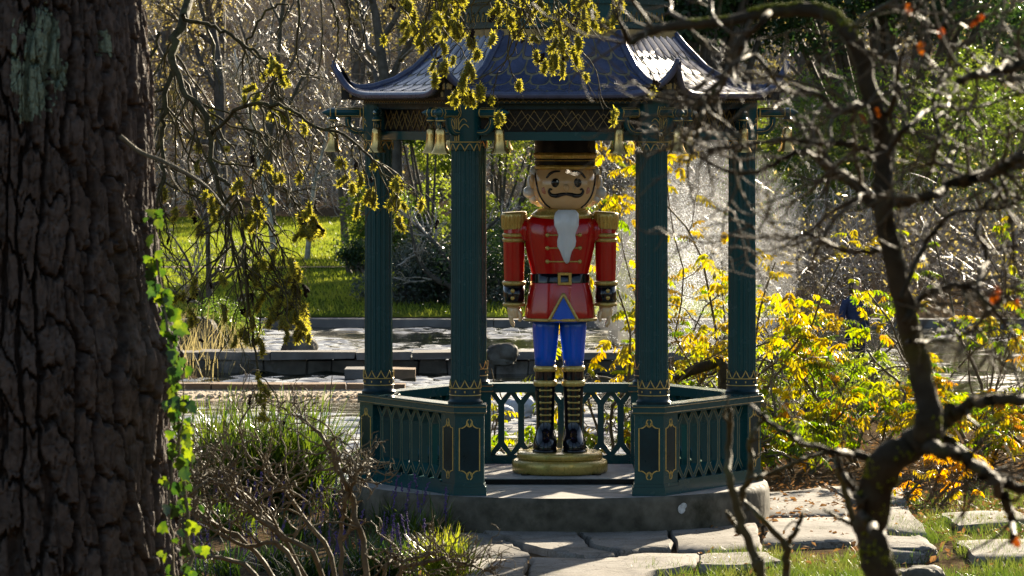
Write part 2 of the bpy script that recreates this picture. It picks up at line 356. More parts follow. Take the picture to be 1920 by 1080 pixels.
def flagstone_material():
    """worn sandstone: broad stains, grit, hairline cracks and a little moss"""
    m, nt, o = mat('flagstone'); g = nt.nodes.new('ShaderNodeNewGeometry'); vec = g.outputs['Position']
    c = ramp(nt, noise(nt, vec, 2.2, 7, 0.65), [(0.30, (0.10, 0.086, 0.068)), (0.48, (0.19, 0.168, 0.142)), (0.62, (0.245, 0.222, 0.195)), (0.75, (0.17, 0.148, 0.12))])
    grit = ramp(nt, noise(nt, vec, 60, 3, 0.6), [(0.35, (0.72, 0.72, 0.72)), (0.65, (1.1, 1.1, 1.1))]); mg = nt.nodes.new('ShaderNodeMixRGB'); mg.blend_type = 'MULTIPLY'; mg.inputs[0].default_value = 1.0
    nt.links.new(c, mg.inputs[1]); nt.links.new(grit, mg.inputs[2])
    mo = ramp(nt, noise(nt, vec, 5.5, 6, 0.75), [(0.60, (0, 0, 0)), (0.72, (1, 1, 1))]); mx = nt.nodes.new('ShaderNodeMixRGB'); nt.links.new(mo, mx.inputs[0]); nt.links.new(mg.outputs[0], mx.inputs[1]); mx.inputs[2].default_value = (0.075, 0.075, 0.035, 1)
    vo = nt.nodes.new('ShaderNodeTexVoronoi'); vo.feature = 'DISTANCE_TO_EDGE'; vo.inputs['Scale'].default_value = 2.1
    wp = nt.nodes.new('ShaderNodeTexNoise'); wp.inputs['Scale'].default_value = 3.0; wp.inputs['Detail'].default_value = 5; nt.links.new(vec, wp.inputs['Vector']); av = nt.nodes.new('ShaderNodeMixRGB'); av.blend_type = 'ADD'; av.inputs[0].default_value = 0.5; nt.links.new(vec, av.inputs[1]); nt.links.new(wp.outputs['Color'], av.inputs[2]); nt.links.new(av.outputs[0], vo.inputs['Vector'])
    cr = ramp(nt, vo.outputs['Distance'], [(0.0, (0.35, 0.33, 0.3)), (0.012, (1, 1, 1))]); m2 = nt.nodes.new('ShaderNodeMixRGB'); m2.blend_type = 'MULTIPLY'; m2.inputs[0].default_value = 0.8; nt.links.new(mx.outputs[0], m2.inputs[1]); nt.links.new(cr, m2.inputs[2])
    p = nt.nodes.new('ShaderNodeBsdfPrincipled'); nt.links.new(m2.outputs[0], p.inputs['Base Color']); p.inputs['Roughness'].default_value = 0.9; p.inputs['Specular IOR Level'].default_value = 0.1
    ad = nt.nodes.new('ShaderNodeMath'); ad.operation = 'MULTIPLY_ADD'; nt.links.new(noise(nt, vec, 9, 7, 0.7), ad.inputs[0]); ad.inputs[1].default_value = 1.2; nt.links.new(cr, ad.inputs[2])
    nt.links.new(bump(nt, ad.outputs[0], 0.6, 0.012), p.inputs['Normal']); nt.links.new(p.outputs[0], o.inputs['Surface'])
flagstone_material()
def water_material():
    m, nt, o = mat('water'); g = nt.nodes.new('ShaderNodeNewGeometry'); mp = nt.nodes.new('ShaderNodeMapping'); mp.inputs['Scale'].default_value = (0.6, 1.15, 1.0)
    nt.links.new(g.outputs['Position'], mp.inputs['Vector'])
    n1 = noise(nt, mp.outputs[0], 9.0, 3, 0.5); n2 = noise(nt, mp.outputs[0], 5.0, 2, 0.5)
    ad = nt.nodes.new('ShaderNodeMath'); ad.operation = 'ADD'; nt.links.new(n1, ad.inputs[0]); nt.links.new(n2, ad.inputs[1])
    p = nt.nodes.new('ShaderNodeBsdfPrincipled'); p.inputs['Base Color'].default_value = (0.008, 0.010, 0.006, 1); p.inputs['Roughness'].default_value = 0.06; p.inputs['IOR'].default_value = 1.33
    nt.links.new(bump(nt, ad.outputs[0], 0.6, 0.006), p.inputs['Normal']); nt.links.new(p.outputs[0], o.inputs['Surface'])
water_material()

# ------------------------------------------------------------------ ground, water, lawn
WATER_Z = UPPER_Z = -0.44
FAR_Y = 32.6                                     # far bank of the pond
def sstep(a, b, x): t = np.clip((x - a) / (b - a), 0, 1); return t * t * (3 - 2 * t)
def shore(x):
    """near shore of the pond: Y at which the bank ends, for each X"""
    return 3.6 + 8.5 * sstep(1.0, 3.2, x) + 6.0 * sstep(4.0, 9.0, x) + 10 * sstep(9, 14, x) + 14 * sstep(-4.6, -9.0, x) + 0.25 * np.sin(x * 1.7)
def ground_z(x, y):
    x = np.asarray(x, float); y = np.asarray(y, float)
    near = -0.31 + 0.060 * np.maximum(0, -5.0 - y) + 0.05 * (fbm(x * 0.7, y * 0.7, 3) - 0.5)
    far = -0.33 + 0.0105 * np.clip(y - FAR_Y, 0, 40) + 0.135 * np.clip(y - 72 + 0.5 * np.clip(x - 1.5, 0, 60), 0, 110) * sstep(60, 90, y + 0.3 * np.maximum(x, 0)) + 0.10 * (fbm(x * 0.15, y * 0.15, 9) - 0.5)
    pond = -1.5
    s = shore(x); w_near = sstep(-0.5, 0.5, s - y); w_far = sstep(-0.15, 0.1, y - FAR_Y)
    z = near * w_near * (1 - w_far) + far * w_far + pond * (1 - w_near) * (1 - w_far)
    side = 0.34 * np.clip(np.abs(x) - 20 - 4 * noise2(x * 0.05, y * 0.05, 8), 0, 50) * sstep(-8, 12, y + 0.15 * np.abs(x)); z = z + side  # side slopes out of view, added to block bright low sky from reflections
    spit = -0.22 - 0.9 * np.maximum(0, np.hypot((x + 6.9) / 3.1, (y - 23.0) / 4.5) - 0.85) + 0.12 * (fbm(x * 1.3, y * 1.3, 12) - 0.5)
    return np.where(y < FAR_Y - 0.3, np.maximum(z, np.maximum(spit, -1.5)), z)
xs = np.concatenate([np.linspace(-240, -30, 18)[:-1], np.linspace(-30, 36, 330), np.linspace(36, 240, 18)[1:]])
ys = np.concatenate([np.linspace(-200, -40, 10)[:-1], np.linspace(-40, 20, 240)[:-1], np.linspace(20, 80, 150)[:-1], np.linspace(80, 330, 50)])
gx, gy = np.meshgrid(xs, ys); gz = ground_z(gx, gy)
ny, nx = gx.shape; i = np.arange(ny - 1)[:, None] * nx; j = np.arange(nx - 1)[None]
MB().add(np.stack([gx, gy, gz], -1), np.stack([i + j, i + j + 1, i + nx + j + 1, i + nx + j], -1).reshape(-1, 4)).build('ground', 'ground', kind='structure')

# water with real ripples where one sees it, flat beyond
wxs = np.concatenate([[-60, -30, -14], np.arange(-9.5, 10.5, 0.075), [16, 32, 60]]); wys = np.concatenate([[1.0, 2.4], np.arange(3.0, 14, 0.055), np.arange(14, FAR_Y + 0.3, 0.085), [FAR_Y + 1.0]])
WX, WY = np.meshgrid(wxs, wys); WZ = np.zeros_like(WX); gwv = np.random.default_rng(66)
for q in range(26):
    lam = 0.21 * 1.035 ** q * gwv.uniform(0.85, 1.2); dr = gwv.normal(R(90), R(28)); kx, ky = math.cos(dr) * 2 * np.pi / lam, math.sin(dr) * 2 * np.pi / lam
    WZ += 0.0019 * (lam / 0.30) ** 0.9 * np.sin(kx * WX + ky * WY + gwv.uniform(0, 6.3) + 2.5 * fbm(WX * 0.7 + q, WY * 0.7, 90 + q, 2)) * (0.1 + 1.6 * sstep(0.35, 0.62, fbm(WX * 0.5, WY * 0.6, 140, 3)))
ny, nx = WX.shape; i = np.arange(ny - 1)[:, None] * nx; j = np.arange(nx - 1)[None]
MB().add(np.stack([WX, WY, WATER_Z + WZ * (np.abs(WX) < 10)], -1), np.stack([i + j, i + j + 1, i + nx + j + 1, i + nx + j], -1).reshape(-1, 4)).build('water', 'water', kind='structure')

# mown lawn as a sheet that follows the ground a little above it
lx, ly = np.meshgrid(np.linspace(-22, 4.0, 100), np.linspace(FAR_Y + 0.45, 73.5, 140))
lz = ground_z(lx, ly) + 0.03
ny, nx = lx.shape; i = np.arange(ny - 1)[:, None] * nx; j = np.arange(nx - 1)[None]
MB().add(np.stack([lx, ly, lz], -1), np.stack([i + j, i + j + 1, i + nx + j + 1, i + nx + j], -1).reshape(-1, 4)).build('lawn', 'lawn', kind='structure')
# gravel walk across the lawn
wx = np.linspace(-20, 3.8, 60); wy = 48.6 + 0.02 * wx + 0.15 * np.sin(wx * 0.4); b = MB()
v = np.stack([np.c_[wx, wy - 0.16, ground_z(wx, wy - 0.16) + 0.06], np.c_[wx, wy + 0.16, ground_z(wx, wy + 0.16) + 0.06]], 1)
k = np.arange(59)[:, None] * 2; b.add(v, np.hstack([k, k + 1, k + 3, k + 2])[:, ::-1]); b.build('path', 'warm_stone', kind='structure')

# grass blades: real tufts on the lawn's near edge and by the path
def blades(b, pts, h, w, mat=0, g=rng, lean=0.5, K=4):
    n = len(pts); a = g.uniform(0, 2 * np.pi, n); D = np.c_[np.cos(a) * lean * g.uniform(0.2, 1, n), np.sin(a) * lean * g.uniform(0.2, 1, n), np.ones(n)]
    P, _ = grow(pts, D, h, np.ones(n), K, 0.12, (0, 0, -0.12), 1, g)
    W = np.asarray(w)[:, None] * np.linspace(1, 0.12, K)[None]; b2 = g.uniform(0, 2 * np.pi, n)
    b.strips(P, W, np.c_[np.cos(b2), np.sin(b2), np.zeros(n)], mat)

n = 90000; bx_ = rng.uniform(-11, 3.5, n); by_ = FAR_Y + 0.5 + (72.5 - FAR_Y) * rng.random(n) ** 0.8; keep = np.abs(by_ - 48.6 - 0.02 * bx_ - 0.15 * np.sin(bx_ * 0.4)) > 0.5; bx_, by_ = bx_[keep], by_[keep]; n = len(bx_)
b = MB(); blades(b, np.c_[bx_, by_, ground_z(bx_, by_) + 0.02], rng.uniform(0.05, 0.11, n), rng.uniform(0.010, 0.022, n), lean=0.6, K=2)
b.build('lawn_grass', 'lawn_blade', kind='stuff', label='mown grass of the lawn across the pond', category='grass')
# kerb of the far bank, in lengths
kerb_thing = thing('stone_kerb', 'long low grey stone kerb edging the far lawn at the water', 'kerb', (-2, FAR_Y + 0.2, UPPER_Z))
x = -16.0
while x < 14:
    L = random.uniform(1.5, 2.4)
    MB().box((x + L / 2, FAR_Y + 0.2 + random.uniform(-.01, .01), -0.42 + random.uniform(-.006, .006)), (L / 2 - 0.006, 0.22, 0.10)).build('stone', 'kerb_stone', kerb_thing); x += L

# wall between the two pools, in courses of stones
wall = thing('stone_wall', 'weathered dark stone wall dividing the two pools of water', 'wall', (-1.5, 21.2, -0.7))
def rough_block(b, c, h, j=0.02, mat=0):
    k = np.array([[-1,-1,-1],[1,-1,-1],[1,1,-1],[-1,1,-1],[-1,-1,1],[1,-1,1],[1,1,1],[-1,1,1]], float) * np.asarray(h) + rng.uniform(-j, j, (8, 3))
    b.add(k + np.asarray(c), [[0,3,2,1],[4,5,6,7],[0,1,5,4],[1,2,6,5],[2,3,7,6],[3,0,4,7]], mat, False)
x = -5.0
while x < 3.2:
    L = random.uniform(0.7, 1.3); b = MB(); rough_block(b, (x + L / 2, 21.2, -0.215), (L / 2 - 0.01, 0.27, 0.045), 0.012); b.build('coping_stone', 'kerb_stone', wall); x += L
for row in range(2):
    x = -5.0 + row * 0.2
    while x < 3.1:
        L = random.uniform(0.3, 0.62); b = MB(); rough_block(b, (x + L / 2, 21.2, -0.36 - row * 0.19), (L / 2 - 0.012, 0.21 + random.uniform(0, .02), 0.085), 0.014); b.build('stone', 'wall_stone', wall); x += L
MB().box((-0.95, 21.2, -0.95), (4.1, 0.18, 0.66)).build('core', 'wall_stone', wall)
pier = thing('stone_pier', 'warm brown stone pier beside the dark pool wall', 'pier', tuple(at(716, 725, 54.2)))
p0 = at(716, 725, 54.2)
for (dx, w, m_) in ((-0.23, 0.21, 'kerb_stone'), (0.2, 0.2, 'warm_stone')):
    b = MB(); rough_block(b, p0 + np.array([dx, 0, 0.03]), (w, 0.25, 0.19), 0.015); b.build('stone', m_, pier)
sill = thing('weir_sill', 'low stone weir ledge with sunlit gravel below the pool wall', 'ledge', tuple(at(590, 735, 51.0)))
x = -4.6
while x < -1.9:
    L = random.uniform(0.6, 0.9); b = MB(); rough_block(b, (x + L / 2, 17.3, -0.43), (L / 2 - 0.008, 0.16, 0.10), 0.008); b.build('stone', 'warm_stone', sill); x += L
gv = MB(); n = 60; gx2 = np.linspace(-4.8, -1.8, n); 
v = np.stack([np.c_[gx2, 15.6 + 0.3 * fbm(gx2, gx2 * 0, 4), np.full(n, -0.47)], np.c_[gx2, 16.3 + 0 * gx2, -0.41 + 0.02 * fbm(gx2 * 3, gx2 * 0, 5)], np.c_[gx2, 17.15 + 0 * gx2, np.full(n, -0.395)]], 1)
k = np.arange(n - 1)[:, None] * 3; gv.add(v, np.vstack([np.hstack([k, k + 3, k + 4, k + 1]), np.hstack([k + 1, k + 4, k + 5, k + 2])])); gv.build('gravel_bed', 'gravel', sill)
gs = MB()
for q in range(500):
    c = np.array([rng.uniform(-4.7, -1.9), rng.uniform(16.0, 17.1), -0.405]); r = rng.uniform(0.012, 0.035); gs.ball(c, (r, r, r * 0.6), 0, 5, 4)
gs.build('pebbles', 'gravel', sill, kind='stuff')

# rocks on the banks
def rock(name, label, c, r, matn, cat='rock', seed=0, group=None, pw=0.75):
    m, n = 26, 40; t = np.linspace(-np.pi / 2, np.pi / 2, m); a = np.linspace(0, 2 * np.pi, n, endpoint=False); T, A = np.meshgrid(t, a, indexing='ij')
    d = np.stack([np.cos(T) * np.cos(A), np.cos(T) * np.sin(A), np.sin(T)], -1); q = np.sign(d) * np.abs(d) ** pw; o = seed * 7.3
    u_, v_ = d[..., 0] * 1.3 + d[..., 2] * 0.9 + o, d[..., 1] * 1.3 - d[..., 2] * 0.7 + o * 0.4
    rad = 0.72 + 0.42 * noise2(u_, v_, seed) + 0.30 * np.abs(noise2(u_ * 2.3, v_ * 2.3, seed + 1) - 0.5) + 0.12 * fbm(u_ * 7, v_ * 7, seed + 2, 3)
    v = q * rad[..., None] * np.asarray(r); i = np.arange(m - 1)[:, None] * n; j = np.arange(n)[None]; j2 = (j + 1) % n
    me = MB().add(v, np.stack([i + j, i + j2, i + n + j2, i + n + j], -1).reshape(-1, 4), 0, True).mesh(name, matn, sharp=28)
    o = link(name, me, None, None, None, label, cat, group); o.location = c; return o
rock('boulder', 'dark square boulder on the pool wall seen beside the statue leg', at(943, 664, 54.5), (0.17, 0.15, 0.13), 'wall_stone', seed=1)
rock('boulder', 'pale rounded stone at the water behind the railing, below the dark boulder', at(975, 766, 44.0), (0.13, 0.12, 0.10), 'pale_stone', seed=2)
rock('boulder', 'small pale stone behind the railing next to the statue boots', at(1003, 762, 44.4), (0.10, 0.12, 0.09), 'pale_stone', seed=3)
rock('boulder', 'low whitish stone behind the railing by the left corner column', at(930, 775, 43.0), (0.16, 0.12, 0.08), 'pale_stone', seed=4)
rock('boulder', 'grey mossy boulder on the bank left of the pool wall', at(420, 690, 55.5), (0.45, 0.4, 0.22), 'wall_stone', seed=5)
rock('boulder', 'dark boulder at the waterline behind the hanging catkins', at(560, 655, 57.0), (0.22, 0.25, 0.17), 'wall_stone', seed=6)
rock('boulder', 'tall dark rock on the bank behind the ivy stem', at(370, 650, 57.5), (0.26, 0.3, 0.38), 'wall_stone', seed=7)

# flagstones in front of the pavilion
PATH_Z = -0.25
path = bpy.data.objects.new('path', None); C.objects.link(path); path['kind'] = 'structure'; path['_w'] = [0, 0, 0]
def z7(pts): return [(600 + x / 2.4, 860 + y / 2.4) for x, y in pts]
slabs = [z7([(520, 268), (700, 278), (735, 318), (830, 362), (935, 425), (640, 443), (590, 350)]),
         z7([(722, 316), (900, 300), (1130, 322), (1195, 362), (1205, 392), (1325, 425), (1190, 432), (965, 390), (850, 358)]),
         z7([(1150, 318), (1560, 296), (1590, 400), (1480, 402), (1360, 412), (1225, 385), (1212, 358)]),
         z7([(1575, 296), (1960, 288), (1985, 405), (1780, 412), (1605, 402)]),
         z7([(950, 440), (1330, 438), (1470, 418), (1700, 422), (1690, 470), (1500, 500), (1380, 560), (1000, 560), (930, 520)]),
         z7([(636, 452), (925, 446), (915, 520), (960, 570), (668, 570)]),
         z7([(1715, 424), (2000, 418), (2080, 455), (1900, 475), (1705, 470)]),
         [(1425, 925), (1540, 912), (1600, 935), (1590, 962), (1428, 966)],
         [(1435, 972), (1592, 968), (1625, 985), (1600, 1012), (1432, 1018)],
         [(1552, 912), (1690, 915), (1700, 940), (1612, 945)],
         [(1608, 968), (1618, 950), (1700, 946), (1745, 1002), (1640, 990)],
         [(1790, 1012), (1940, 1008), (1990, 1042), (1830, 1046)],
         [(1760, 962), (1900, 955), (1960, 975), (1800, 985)]]
for k, sl in enumerate(slabs):
    zz = PATH_Z + rng.uniform(-0.012, 0.010); p = np.array([on_ground(x, y, zz) for x, y in sl]); n = len(p)
    seg = []
    for i2 in range(n):
        a_, b_ = p[i2], p[(i2 + 1) % n]
        for t in np.linspace(0, 1, 7)[:-1]: seg.append(a_ * (1 - t) + b_ * t + np.r_[rng.uniform(-0.018, 0.018, 2), 0])
    seg = np.array(seg); cen = seg.mean(0); inner = cen + (seg - cen) * 0.965; mid = cen + (seg - cen) * 0.55; m = len(seg)
    tilt = lambda v_: np.c_[v_[:, :2], v_[:, 2] + 0.035 * (fbm(v_[:, 0] * 2.2, v_[:, 1] * 2.2, 20 + k) - 0.5)]
    bot = seg.copy(); bot[:, 2] -= 0.16; edge = seg.copy(); edge[:, 2] -= 0.018
    V = np.vstack([bot, tilt(edge), tilt(inner), tilt(mid), tilt(cen[None])]); F = []; jj = np.arange(m); j2 = (jj + 1) % m
    b = MB(); b.add(V, np.vstack([np.stack([r * m + jj, r * m + j2, (r + 1) * m + j2, (r + 1) * m + jj], -1) for r in range(3)]), 0, True)
    b.f.append((np.stack([3 * m + jj, 3 * m + j2, np.full(m, 4 * m)], -1), 0, True))
    b.build('paving_slab', 'flagstone', path, sharp=50)
c = on_ground(1690, 1030, -0.25)
rock('edging_stone', 'thick flat block of stone set at the edge of the path by the grass', (c[0], c[1], -0.28), (0.21, 0.45, 0.085), 'flagstone', 'stone', 8, None, 0.32)
rock('edging_stone', 'mossy stone poking up in the corner grass at the foot of the bare tree', at(1725, 1095, 27.5), (0.13, 0.17, 0.10), 'mossy_concrete', 'stone', 9, None, 0.5)

# near grass and litter
def scatter(n, px0, px1, py0, py1, z=-0.3):
    q = np.array([on_ground(x, y, z) for x, y in zip(rng.uniform(px0, px1, n), rng.uniform(py0, py1, n))]); return q
b = MB()
pts = np.vstack([scatter(9000, 1330, 1640, 1042, 1130), scatter(6000, 1640, 1960, 1045, 1130), scatter(5000, 1660, 1960, 980, 1045), scatter(3500, 1650, 1960, 915, 985), scatter(500, 1180, 1360, 1062, 1110)])
keep = fbm(pts[:, 0] * 2.2, pts[:, 1] * 1.4, 31) > 0.42; pts = pts[keep]; pts[:, 2] = ground_z(pts[:, 0], pts[:, 1])
blades(b, pts, rng.uniform(0.05, 0.13, len(pts)), rng.uniform(0.002, 0.004, len(pts)), lean=0.8)
b.build('grass', 'grass_blade', kind='stuff', label='short green grass growing beside the flagstone path', category='grass')
# fallen leaves
b = MB(); pts = np.vstack([scatter(2600, 1400, 1960, 830, 990), scatter(700, 1300, 1960, 920, 1075), scatter(500, 640, 900, 940, 1075)]); pts[:, 2] = np.maximum(ground_z(pts[:, 0], pts[:, 1]), -0.3) + rng.uniform(0.005, 0.05, len(pts))
n = len(pts); a = unit(rng.normal(0, 1, (n, 3)) * np.array([1, 1, 0.4])); c2 = unit(np.cross(a, rng.normal(0, 1, (n, 3)) * np.array([0.4, 0.4, 0.2]) + np.array([0, 0, 1]))); L = rng.uniform(0.015, 0.04, n)[:, None]
V = np.stack([pts - a * L, pts + c2 * L * 0.55 + np.array([0, 0, .008]), pts + a * L, pts - c2 * L * 0.55], 1); b.add(V, np.arange(4 * n).reshape(-1, 4), 0, False)
b.build('leaf_litter', 'dry_leaf', kind='stuff', label='brown fallen leaves lying under the shrubs', category='leaves')

# ------------------------------------------------------------------ pavilion
PAV_RZ = R(-0.9)
pav = thing('garden_pavilion', 'hexagonal green and gold pagoda pavilion with blue upturned roof', 'pavilion', (0, 0, 0), PAV_RZ, world=False)
def rot2(p, a): p = np.asarray(p, float); c_, s_ = math.cos(a), math.sin(a); return np.stack([p[..., 0] * c_ - p[..., 1] * s_, p[..., 0] * s_ + p[..., 1] * c_], -1)
def rot3(p, a): p = np.asarray(p, float); return np.concatenate([rot2(p[..., :2], a), p[..., 2:]], -1)
def place(o, a): o.rotation_euler = (0, 0, a); return o
# round plinth: drum with worn rim
a = np.linspace(0, 2 * np.pi, 96, endpoint=False)
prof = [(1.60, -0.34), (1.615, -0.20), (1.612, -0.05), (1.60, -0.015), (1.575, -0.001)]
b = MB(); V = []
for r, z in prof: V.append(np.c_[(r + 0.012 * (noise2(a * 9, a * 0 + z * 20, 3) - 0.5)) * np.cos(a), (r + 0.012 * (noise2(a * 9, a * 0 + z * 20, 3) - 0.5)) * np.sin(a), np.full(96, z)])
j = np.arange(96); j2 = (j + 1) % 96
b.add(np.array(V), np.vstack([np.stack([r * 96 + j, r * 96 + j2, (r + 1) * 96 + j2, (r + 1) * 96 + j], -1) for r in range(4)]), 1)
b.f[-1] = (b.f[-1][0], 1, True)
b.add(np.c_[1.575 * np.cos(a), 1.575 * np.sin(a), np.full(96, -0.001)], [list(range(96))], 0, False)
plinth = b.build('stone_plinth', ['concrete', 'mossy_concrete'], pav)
sp = MB()
for (px, py, r) in ((1309, 957, 0.034), (1316, 951, 0.022)):
    w_ = at(px, py, 32.73); sp.ball((w_[0], w_[1] - 0.02, w_[2]), (r, 0.05, r * 1.05), 0, 9, 6)
# white lichen spot sits on the drum's face
lo = sp.build('lichen_spot', 'lichen_white', plinth)
for v in lo.data.vertices:
    x, y = v.co.x, v.co.y; rr = math.hypot(x, y); k = 1.617 / rr if rr < 1.617 else min(1.0, 1.622 / rr); v.co.x *= k; v.co.y *= k

S6 = [R(60 * k) for k in range(6)]
# -- pedestals: bent boxes that follow the hexagon's corner. Built for the corner at -120 degrees (front left).
O_R, ARM, TH = 1.545, 0.215, 0.205
def corner_poly(grow_=0.0, arm=ARM, th=TH):
    O = np.array([math.cos(R(240)), math.sin(R(240))]) * (O_R + grow_ / math.sin(R(60)))
    e1 = np.array([1.0, 0.0]); e2 = np.array([-0.5, math.sqrt(3) / 2]); n1 = np.array([0, 1.0]); n2 = np.array([math.sqrt(3) / 2, 0.5])
    A = arm + grow_ * (1 + 1 / math.tan(R(60))); T = th + 2 * grow_
    inner = O - O / np.linalg.norm(O) * T / math.sin(R(60))
    return np.array([O + e2 * A, O, O + e1 * A, O + e1 * A + n1 * T, inner, O + e2 * A + n2 * T])[::1]
def ribbon(b, pts, origin, ex, ey, nrm, w=0.0045, t=0.003, mat=0, closed=False):
    """thin raised line drawn on a flat face"""
    p = np.asarray(pts, float)
    if closed: p = np.vstack([p, p[:1]])
    P3 = origin + p[:, :1] * ex + p[:, 1:2] * ey
    d = np.gradient(p, axis=0)
    if closed: d[0] = d[-1] = (p[1] - p[-2])
    d = d / (np.linalg.norm(d, axis=1, keepdims=True) + 1e-9); nn = np.c_[-d[:, 1], d[:, 0]] * w; n3 = nn[:, :1] * ex + nn[:, 1:2] * ey
    K = len(p); v = np.stack([P3 - n3, P3 - n3 * 0.7 + nrm * t, P3 + n3 * 0.7 + nrm * t, P3 + n3], 1); k = np.arange(K - 1)[:, None] * 4
    b.add(v, np.vstack([np.hstack([k + q, k + q + 1, k + 4 + q + 1, k + 4 + q]) for q in range(3)]), mat, False)
def panel_outline(w, h):
    """long panel with an ogee-and-loop ornament at both ends; centred at x=0, from 0 to h"""
    hw = w / 2; tl = np.linspace(0, np.pi / 2, 6)
    top = [(-hw, h * 0.86), (-hw * 0.72, h * 0.86)] + [(-hw * 0.72 + hw * 0.5 * math.sin(t), h * 0.86 + 0.03 * (1 - math.cos(t)) + 0.012 * math.sin(t)) for t in tl]
    top += [(0, h * 0.872)]
    topr = [(-x, y) for x, y in top[::-1][1:]]
    up = top + topr
    dn = [(x, h - y) for x, y in up[::-1]]
    loops = [np.array([(0.021 * math.sin(t), h * 0.945 + 0.028 * math.cos(t)) for t in np.linspace(0.25, 2 * np.pi - 0.25, 14)])]
    loops.append(np.c_[loops[0][:, 0], h - loops[0][:, 1]])
    return np.array(up + dn), loops
shaft_prof = []
NF = 16; na = NF * 10
def fluted(z0, z1, r0, r1, nz=3):
    th = np.linspace(0, 2 * np.pi, na, endpoint=False); ph = (th * NF / (2 * np.pi)) % 1
    fl = 1 - 0.12 * np.sqrt(np.clip(1 - ((ph - 0.5) / 0.40) ** 2, 0, 1)); V = []
    for z in np.linspace(z0, z1, nz):
        r = r0 + (r1 - r0) * (z - z0) / (z1 - z0); V.append(np.c_[r * fl * np.cos(th), r * fl * np.sin(th), np.full(na, z)])
    i = np.arange(nz - 1)[:, None] * na; j = np.arange(na)[None]; jn = (j + 1) % na
    return np.array(V), np.stack([i + j, i + jn, i + na + jn, i + na + j], -1).reshape(-1, 4)
def cyl_line(b, pts, r, rad=0.004, mat=0):
    """line drawn round a shaft: pts of (angle, z)"""
    p = np.asarray(pts, float); P = np.c_[r * np.cos(p[:, 0]), r * np.sin(p[:, 0]), p[:, 1]]; b.tubes(P, np.full(len(P), rad), 4, mat)
def zig(b, r, zlo, zhi, n, mat=0):
    t = np.linspace(0, 2 * np.pi, 2 * n * 4 + 1); ph = (t * n / (2 * np.pi)) % 1; tri = 1 - np.abs(2 * ph - 1); cyl_line(b, np.c_[t, zlo + (zhi - zlo) * tri ** 1.5], r, 0.0042, mat)

ped_body = MB(); ped_body.prism(corner_poly(), 0.0855, 0.598, 0)
ped_foot = MB(); ped_foot.prism(corner_poly(0.018), 0.0, 0.062); ped_foot.prism(corner_poly(0.008), 0.0625, 0.085)
ped_cap = MB(); ped_cap.prism(corner_poly(0.014), 0.5985, 0.672)
cap_line = MB(); pc = corner_poly(0.0155)
for z in (0.612, 0.655):
    cap_line.tubes(np.array([np.r_[pc[k % 6], z] for k in range(7)]), np.full(7, 0.0038), 4)
ped_panel = MB(); ped_fill = MB(); cp = corner_poly()
for (q0, q1) in ((cp[1], cp[2]), (cp[0], cp[1])):
    ex2 = (q1 - q0) / np.linalg.norm(q1 - q0); nr2 = np.array([ex2[1], -ex2[0]]); mid = (q0 + q1) / 2
    up, loops = panel_outline(0.150, 0.44); org = np.r_[mid + nr2 * 0.0005, 0.12]; ex = np.r_[ex2, 0]; ez = np.array([0, 0, 1.0]); nr = np.r_[nr2, 0]
    ribbon(ped_panel, up, org, ex, ez, nr, closed=True)
    for lp in loops: ribbon(ped_panel, lp, org, ex, ez, nr, 0.004)
    f3 = org + up[:, :1] * ex + up[:, 1:2] * ez + nr * 0.001
    cen = f3.mean(0); ped_fill.add(np.vstack([f3, cen]), np.array([[k, (k + 1) % len(f3), len(f3)] for k in range(len(f3))]), 0, False)
shaft = MB(); V, Fc = fluted(0.835, 2.56, 0.109, 0.104); shaft.add(V, Fc)
lower = MB(); lower.lathe([(0.128, 0.672), (0.130, 0.69), (0.120, 0.70), (0.116, 0.715), (0.116, 0.82), (0.112, 0.837), (0.105, 0.838)], 40)
lower_gold = MB()
for z in (0.738, 0.79): cyl_line(lower_gold, np.c_[np.linspace(0, 2 * np.pi, 41), np.full(41, z)], 0.1165, 0.004)
zig(lower_gold, 0.1165, 0.792, 0.852, 10)
for k in range(10):
    t = R(36 * k + 18); cyl_line(lower_gold, [(t, 0.757), (t, 0.772)], 0.1165, 0.006)
neck = MB(); neck.lathe([(0.103, 2.555), (0.110, 2.56), (0.112, 2.62), (0.118, 2.64), (0.118, 2.93)], 40)
neck_gold = MB()
cyl_line(neck_gold, np.c_[np.linspace(0, 2 * np.pi, 41), np.full(41, 2.618)], 0.1135, 0.0045)
zig(neck_gold, 0.112, 2.605, 2.552, 10)
# reed motif facing outwards (radial direction 240 degrees)
a0 = R(240)
for dx in (-0.016, 0.0, 0.016): cyl_line(neck_gold, [(a0 + dx / 0.118, z) for z in np.linspace(2.625, 2.79, 5)], 0.1195, 0.0035)
for sgn in (-1, 1):
    for (z0, wd, hh) in ((2.70, 0.075, 0.05), (2.745, 0.06, 0.045)):
        cyl_line(neck_gold, [(a0 + sgn * (0.016 + wd * t) / 0.118, z0 + hh * math.sin(t * 2.6)) for t in np.linspace(0, 1, 9)], 0.1195, 0.0032)
    cyl_line(neck_gold, [(a0 + sgn * w_ / 0.118, z) for w_, z in ((0.008, 2.79), (0.03, 2.81), (0.034, 2.84), (0.024, 2.885))], 0.1195, 0.0035)
    cyl_line(neck_gold, [(a0 + sgn * w_ / 0.118, z) for w_, z in ((0.0, 2.80), (0.012, 2.83), (0.012, 2.86), (0.006, 2.88))], 0.1195, 0.0032)
